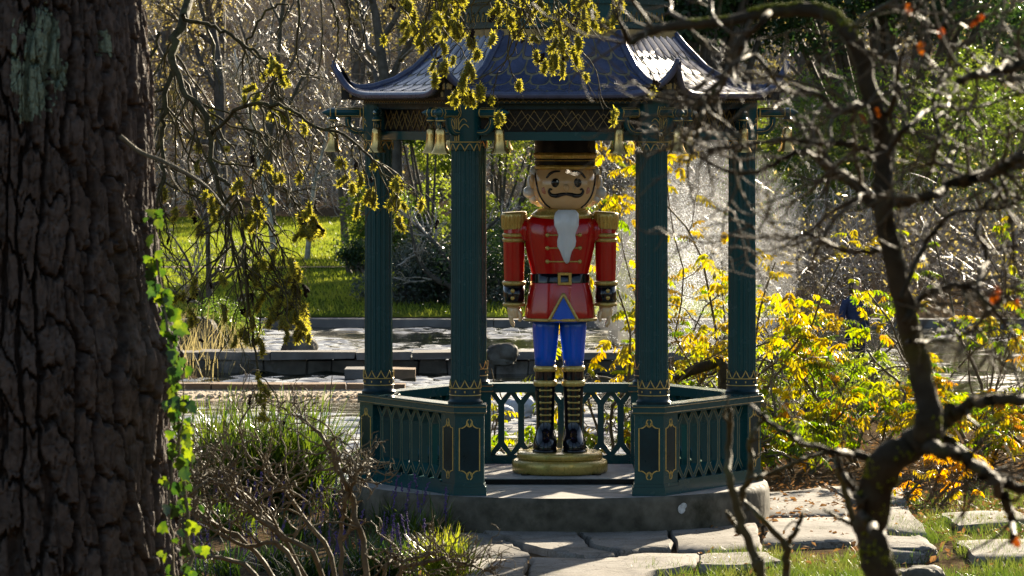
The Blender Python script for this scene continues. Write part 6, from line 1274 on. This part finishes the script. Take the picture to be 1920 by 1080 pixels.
# undergrowth on the hill: uncountable stems, glinting twigs, and gold leaves added to brighten it
m = MB(); n = 2000; dd = g.uniform(103, 158, n); xx = g.uniform(-1, 1, n) * (15.5 * dd / 130 + 1); dd[1500:] = g.uniform(69, 104, 500); xx[1500:] = g.uniform(3.2, 12, 500); ok = ~((xx < 1.5) & (dd < 107)) & ~(sunlit_lane(xx, dd - CAM_D, 1) & (dd < 109)); dd, xx = dd[ok], xx[ok]; n = len(dd); b0 = np.c_[xx, dd - CAM_D, ground_z(xx, dd - CAM_D)]
nb = 9; p_ = np.repeat(b0, nb, 0) + g.normal(0, 0.15, (n * nb, 3)); T, _ = grow(p_, g.normal(0, 0.6, (n * nb, 3)) + np.array([0, 0, 1.0]), g.uniform(0.8, 2.4, n * nb), np.ones(n * nb), 6, 0.22, (0, 0, 0.0), 1, g); W = g.uniform(0.006, 0.014, n * nb)[:, None] * np.linspace(1, 0.3, 6)[None]
hf = n * nb * 2 // 3; m.strips(T[:hf], W[:hf], unit(g.normal(0, 1, (hf, 3))), 0); m.strips(T[hf:], W[hf:], unit(g.normal(0, 1, (n * nb - hf, 3))), 1)
p_, d_, l_, r_ = spawn(T, np.ones((n * nb, 6)), 3, 0.2, 1.0, 0.8, 0.5, 1.0, g); T2_, _ = grow(p_, d_, np.clip(l_, 0.2, 1.0), np.ones(len(p_)), 4, 0.25, (0, 0, 0), 1, g); W = np.full((len(p_), 4), 0.006) * g.uniform(0.7, 1.5, (len(p_), 1)); m.strips(T2_, W, unit(g.normal(0, 1, (len(p_), 3))), 0)
n = 40000; q = T2_[g.integers(len(T2_), size=n), g.integers(0, 4, size=n)] + g.normal(0, 0.06, (n, 3)); a_ = unit(g.normal(0, 1, (n, 3))); b_ = unit(np.cross(a_, g.normal(0, 1, (n, 3)))); w = g.uniform(0.02, 0.05, (n, 1)); m.add(np.stack([q - a_ * w, q + b_ * w * 0.6, q + a_ * w, q - b_ * w * 0.6], 1), np.arange(4 * n).reshape(-1, 4), 2, False)
m.build('undergrowth', ['pale_twig', 'brown_twig', 'brightening_gold_leaf'], kind='stuff', label='dense bare brushwood covering the far hillside', category='undergrowth')
# leafy bushes on the far bank
def lumps(n, sx, sy, sz, seed, r=(0.35, 0.7)):
    g = np.random.default_rng(seed); c = np.c_[g.uniform(-sx, sx, n), g.uniform(-sy, sy, n), g.uniform(0.15, 1.0, n) * sz]; c[:, 2] *= 1 - 0.5 * np.abs(c[:, 0] / sx) ** 2; q = g.uniform(*r, (n, 1)); return c, np.hstack([q, q, q * 0.75])
def far_bush(label, px, d, sx, sz, n, size, matn, seed, name='evergreen_bush', cat='bush', r=(0.35, 0.7), group=None, nl=14):
    c_, r_ = lumps(nl, sx, sx * 0.7, sz, seed, r); return bush(name, label, cat, gp(px, d), c_, r_, n, size, matn, seed, group)
far_bush('dark evergreen bush on the far bank between the left columns', 770, 71, 1.0, 1.0, 9000, 0.035, 'blue_evergreen', 61)
far_bush('bluish dark bush on the far bank right of the first column', 835, 72, 0.8, 0.85, 7000, 0.035, 'blue_evergreen', 62)
far_bush('small green shrub on the lawn edge beside the outer left column', 672, 80, 0.35, 0.75, 2600, 0.03, 'evergreen', 63, r=(0.15, 0.3))
far_bush('dark bush on the far bank seen left of the statue arm', 930, 71, 0.9, 1.2, 8000, 0.035, 'evergreen', 64)
far_bush('pale green tree crown glowing behind the first column bells', 800, 84, 1.0, 3.4, 12000, 0.05, 'light_evergreen', 65, 'leafy_tree', 'tree', (0.5, 0.9))
far_bush('yellow green tree lit from behind near the soldier epaulette', 935, 92, 1.5, 4.0, 12000, 0.05, 'light_evergreen', 66, 'leafy_tree', 'tree', (0.5, 0.9))
far_bush('green and ochre bush on the left bank by the pool wall', 400, 58.5, 0.55, 0.5, 5000, 0.02, 'light_evergreen', 69, r=(0.15, 0.32))
far_bush('sunlit green tree behind the gnarled branches', 1690, 84, 2.6, 4.4, 20000, 0.05, 'light_evergreen', 70, 'leafy_tree', 'tree', (0.6, 1.1), nl=22)
far_bush('sunlit green tree behind the bare twigs at the picture edge', 1880, 88, 2.4, 4.0, 16000, 0.05, 'light_evergreen', 71, 'leafy_tree', 'tree', (0.6, 1.1), nl=20)
far_bush('soft green tree behind the right outer column', 1450, 94, 1.8, 3.2, 11000, 0.05, 'light_evergreen', 72, 'leafy_tree', 'tree', (0.5, 0.9))
# tall dense evergreens whose crowns rise above the picture and shade the near part of the lawn
for q, (x, y, h, w, lb) in enumerate(((3.2, 57.0, 11.0, 2.6, 'tall dark evergreen rising out of view behind the right columns'), (7.6, 59.5, 12.0, 2.8, 'tall dark evergreen rising out of view behind the gnarled tree'))):
    z0 = float(ground_z(x, y)); c_, r_ = lumps(34, w, w * 0.7, h - 3.8, 80 + q, (0.8, 1.4)); c_[:, 2] += 3.6; bush('evergreen_tree', lb, 'tree', np.array([x, y, z0]), c_, r_, 26000, 0.09, 'evergreen', 80 + q, trunk_r=0.16)

# unseen evergreen foliage, added behind the viewpoint to block low sky light
g = np.random.default_rng(120); n = 150; wc = np.c_[g.uniform(-34, 34, n), g.uniform(-66, -43, n), g.uniform(1.5, 11, n)]; wr = np.repeat(g.uniform(1.6, 3.2, (n, 1)), 3, 1); m = MB(); leaf_cloud(m, wc, wr, 60000, 0.24, g)
m.build('sky_blocking_wood', 'evergreen', kind='stuff', label='unseen evergreen foliage added behind the viewpoint to block sky light', category='wood')
# dry stems and reeds on the left bank
m = MB(); g = np.random.default_rng(90); n = 2600; xx = g.uniform(-8.5, -3.7, n); yy = g.uniform(17.5, 26, n); ok = ground_z(xx, yy) > -0.5; xx, yy = xx[ok], yy[ok]; n = len(xx); blades(m, np.c_[xx, yy, np.maximum(ground_z(xx, yy), -0.5)], g.uniform(0.2, 0.6, n), g.uniform(0.004, 0.009, n), g=g, lean=0.4); m.build('dry_reeds', 'dry_grass', kind='stuff', label='pale dry reeds along the left bank', category='reeds')

# ------------------------------------------------------------------ fountain: jets falling back as spray
fb = at(1290, 0, 56.0); fb[2] = WATER_Z
fo = thing('fountain', 'white backlit fountain spray rising from the pond behind the columns', 'fountain', tuple(fb)); g = np.random.default_rng(44)
MB().lathe([(0.30, 0.0), (0.30, 0.10), (0.22, 0.14), (0.05, 0.16), (0.04, 0.25)], 20, fb).build('nozzle', 'wall_stone', fo)
n = 13000; t = g.uniform(0, 1, n) ** 0.8; a_ = g.uniform(0, 2 * np.pi, n); vz = g.uniform(4.8, 7.4, n); vr = np.abs(g.normal(0, 1.25, n)); T = 2 * vz / 9.81 * t; p = np.c_[np.cos(a_) * vr * T + g.normal(0.10, 0.35, n) * T ** 2, np.sin(a_) * vr * T, vz * T - 4.905 * T ** 2] + g.normal(0, 0.05, (n, 3)) + fb
s = g.uniform(0.0012, 0.0032, (n, 1, 1)); tet = np.array([(1, 1, 1), (-1, -1, 1), (-1, 1, -1), (1, -1, -1)], float)[None] * s * np.array([0.8, 0.8, 1.3]); m = MB(); m.add(p[:, None] + tet, (np.arange(n)[:, None, None] * 4 + np.array([[0, 1, 2], [0, 3, 1], [0, 2, 3], [1, 3, 2]])[None]).reshape(-1, 3), 0, False); m.build('spray', 'droplets', fo, kind='stuff')

mm = bpy.data.materials.new('mist'); mm.use_nodes = True; M['mist'] = mm; mm.node_tree.nodes.clear(); mo = mm.node_tree.nodes.new('ShaderNodeOutputMaterial'); mv = mm.node_tree.nodes.new('ShaderNodeVolumePrincipled')
mv.inputs['Color'].default_value = (0.95, 0.96, 0.98, 1); mv.inputs['Density'].default_value = 0.045; mv.inputs['Anisotropy'].default_value = 0.45; mm.node_tree.links.new(mv.outputs[0], mo.inputs['Volume'])
zz_ = np.linspace(0.0, 1.0, 24); mb = MB(); rows_ = [(WATER_Z + 0.02 + 3.3 * z, 0.12 + 1.35 * math.sin(math.pi * (0.12 + 0.86 * z)) ** 1.0 * (1.15 - 0.45 * z), 0.12 + 1.1 * math.sin(math.pi * (0.12 + 0.86 * z)) * (1.1 - 0.4 * z), fb[0] + 0.30 * z, fb[1]) for z in zz_]; mb.loft(rows_, 40)
v = mb.v[0]; cx_ = fb[0] + 0.15; an = np.arctan2(v[:, 1] - fb[1], v[:, 0] - cx_); k_ = 0.72 + 0.55 * fbm(3 + np.cos(an) * 1.3 + v[:, 2] * 0.9, 5 + np.sin(an) * 1.3 + v[:, 2] * 0.4, 14, 3); v[:, 0] = cx_ + (v[:, 0] - cx_) * k_; v[:, 1] = fb[1] + (v[:, 1] - fb[1]) * k_
mb.build('mist', 'mist', fo, kind='stuff')

# ------------------------------------------------------------------ person beyond the shrubs
def person(label, px, d, ph, rz, seed=0):
    c_ = at(px, 0, d); c_[2] = max(ground_z(c_[0], c_[1]), -0.42); h = ph; t = thing('person', label, 'person', tuple(c_), rz, world=False); s = h / 1.7
    def sec(rows): return [(z * s, rx * s, ry * s, x * s, y * s) for z, rx, ry, x, y in rows]
    legs = MB()
    for sg in (-1, 1): legs.loft(sec([(0.0, .045, .11, sg * .10, -.04), (.06, .05, .11, sg * .10, -.03), (.12, .05, .06, sg * .10, 0), (.30, .06, .065, sg * .10, 0), (.48, .062, .066, sg * .095, 0), (.70, .085, .09, sg * .09, 0), (.90, .10, .12, sg * .075, 0)]), 14)
    b = MB(); b.loft(sec([(.80, .165, .12, 0, 0), (.95, .17, .125, 0, 0), (1.10, .155, .115, 0, 0), (1.25, .19, .125, 0, 0), (1.37, .20, .115, 0, 0), (1.43, .14, .09, 0, 0), (1.46, .065, .065, 0, 0), (1.50, .055, .06, 0, -.01)]), 20)
    for sg in (-1, 1):
        P = smooth_path(np.array([(sg * .18, 0, 1.38), (sg * .245, .02, 1.18), (sg * .24, -.02, 1.05), (sg * .16, -.17, 1.02)]) * s, 12); b.tubes(P, np.linspace(.062, .04, 12) * s, 10, caps=True)
        P = P[-1]
    body = link('body', b.mesh('body', 'jacket'), t); link('trousers', legs.mesh('trousers', 'trousers'), t)
    hd = MB(); hd.loft(sec([(1.46, .05, .055, 0, 0), (1.50, .052, .06, 0, -.01), (1.53, .06, .085, 0, -.02), (1.57, .072, .095, 0, -.012), (1.62, .076, .098, 0, -.005), (1.67, .068, .088, 0, 0), (1.70, .03, .04, 0, 0)]), 18)
    hd.ball(np.array([0, -.112, 1.585]) * s, .014 * s, 0, 8, 6)
    for sg in (-1, 1):
        hd.ball(np.array([sg * .078, 0, 1.59]) * s, np.array([.012, .022, .03]) * s, 0, 8, 6); pal = np.array([sg * .155, -.185, 1.02]) * s; hd.ball(pal, np.array([.03, .045, .04]) * s, 0, 10, 7)
        for q in range(4): P = smooth_path([pal + np.array([(q - 1.5) * .016, -.03, 0.01]) * s, pal + np.array([(q - 1.5) * .016, -.065, 0]) * s, pal + np.array([(q - 1.5) * .014, -.072, -.03]) * s], 7); hd.tubes(P, np.linspace(.009, .007, 7) * s, 6, caps=True)
        P = smooth_path([pal + np.array([-sg * .025, -.01, 0.01]) * s, pal + np.array([-sg * .045, -.03, 0.02]) * s, pal + np.array([-sg * .042, -.05, 0.015]) * s], 7); hd.tubes(P, np.linspace(.011, .008, 7) * s, 6, caps=True)
    link('skin', hd.mesh('skin', 'skin'), t)
    hr = MB(); hr.loft(sec([(1.44, .07, .05, 0, .045), (1.50, .088, .07, 0, .035), (1.56, .092, .085, 0, .03), (1.62, .090, .098, 0, .018), (1.67, .080, .094, 0, .008), (1.705, .055, .065, 0, .0), (1.72, .02, .025, 0, 0)]), 18); link('hair', hr.mesh('hair', 'hair'), t); return t
person('small person in a blue jacket standing beyond the shrubs', 1604, 51.5, 1.30, R(35))
for o in bpy.data.objects:
    if '_w' in o.keys(): del o['_w']
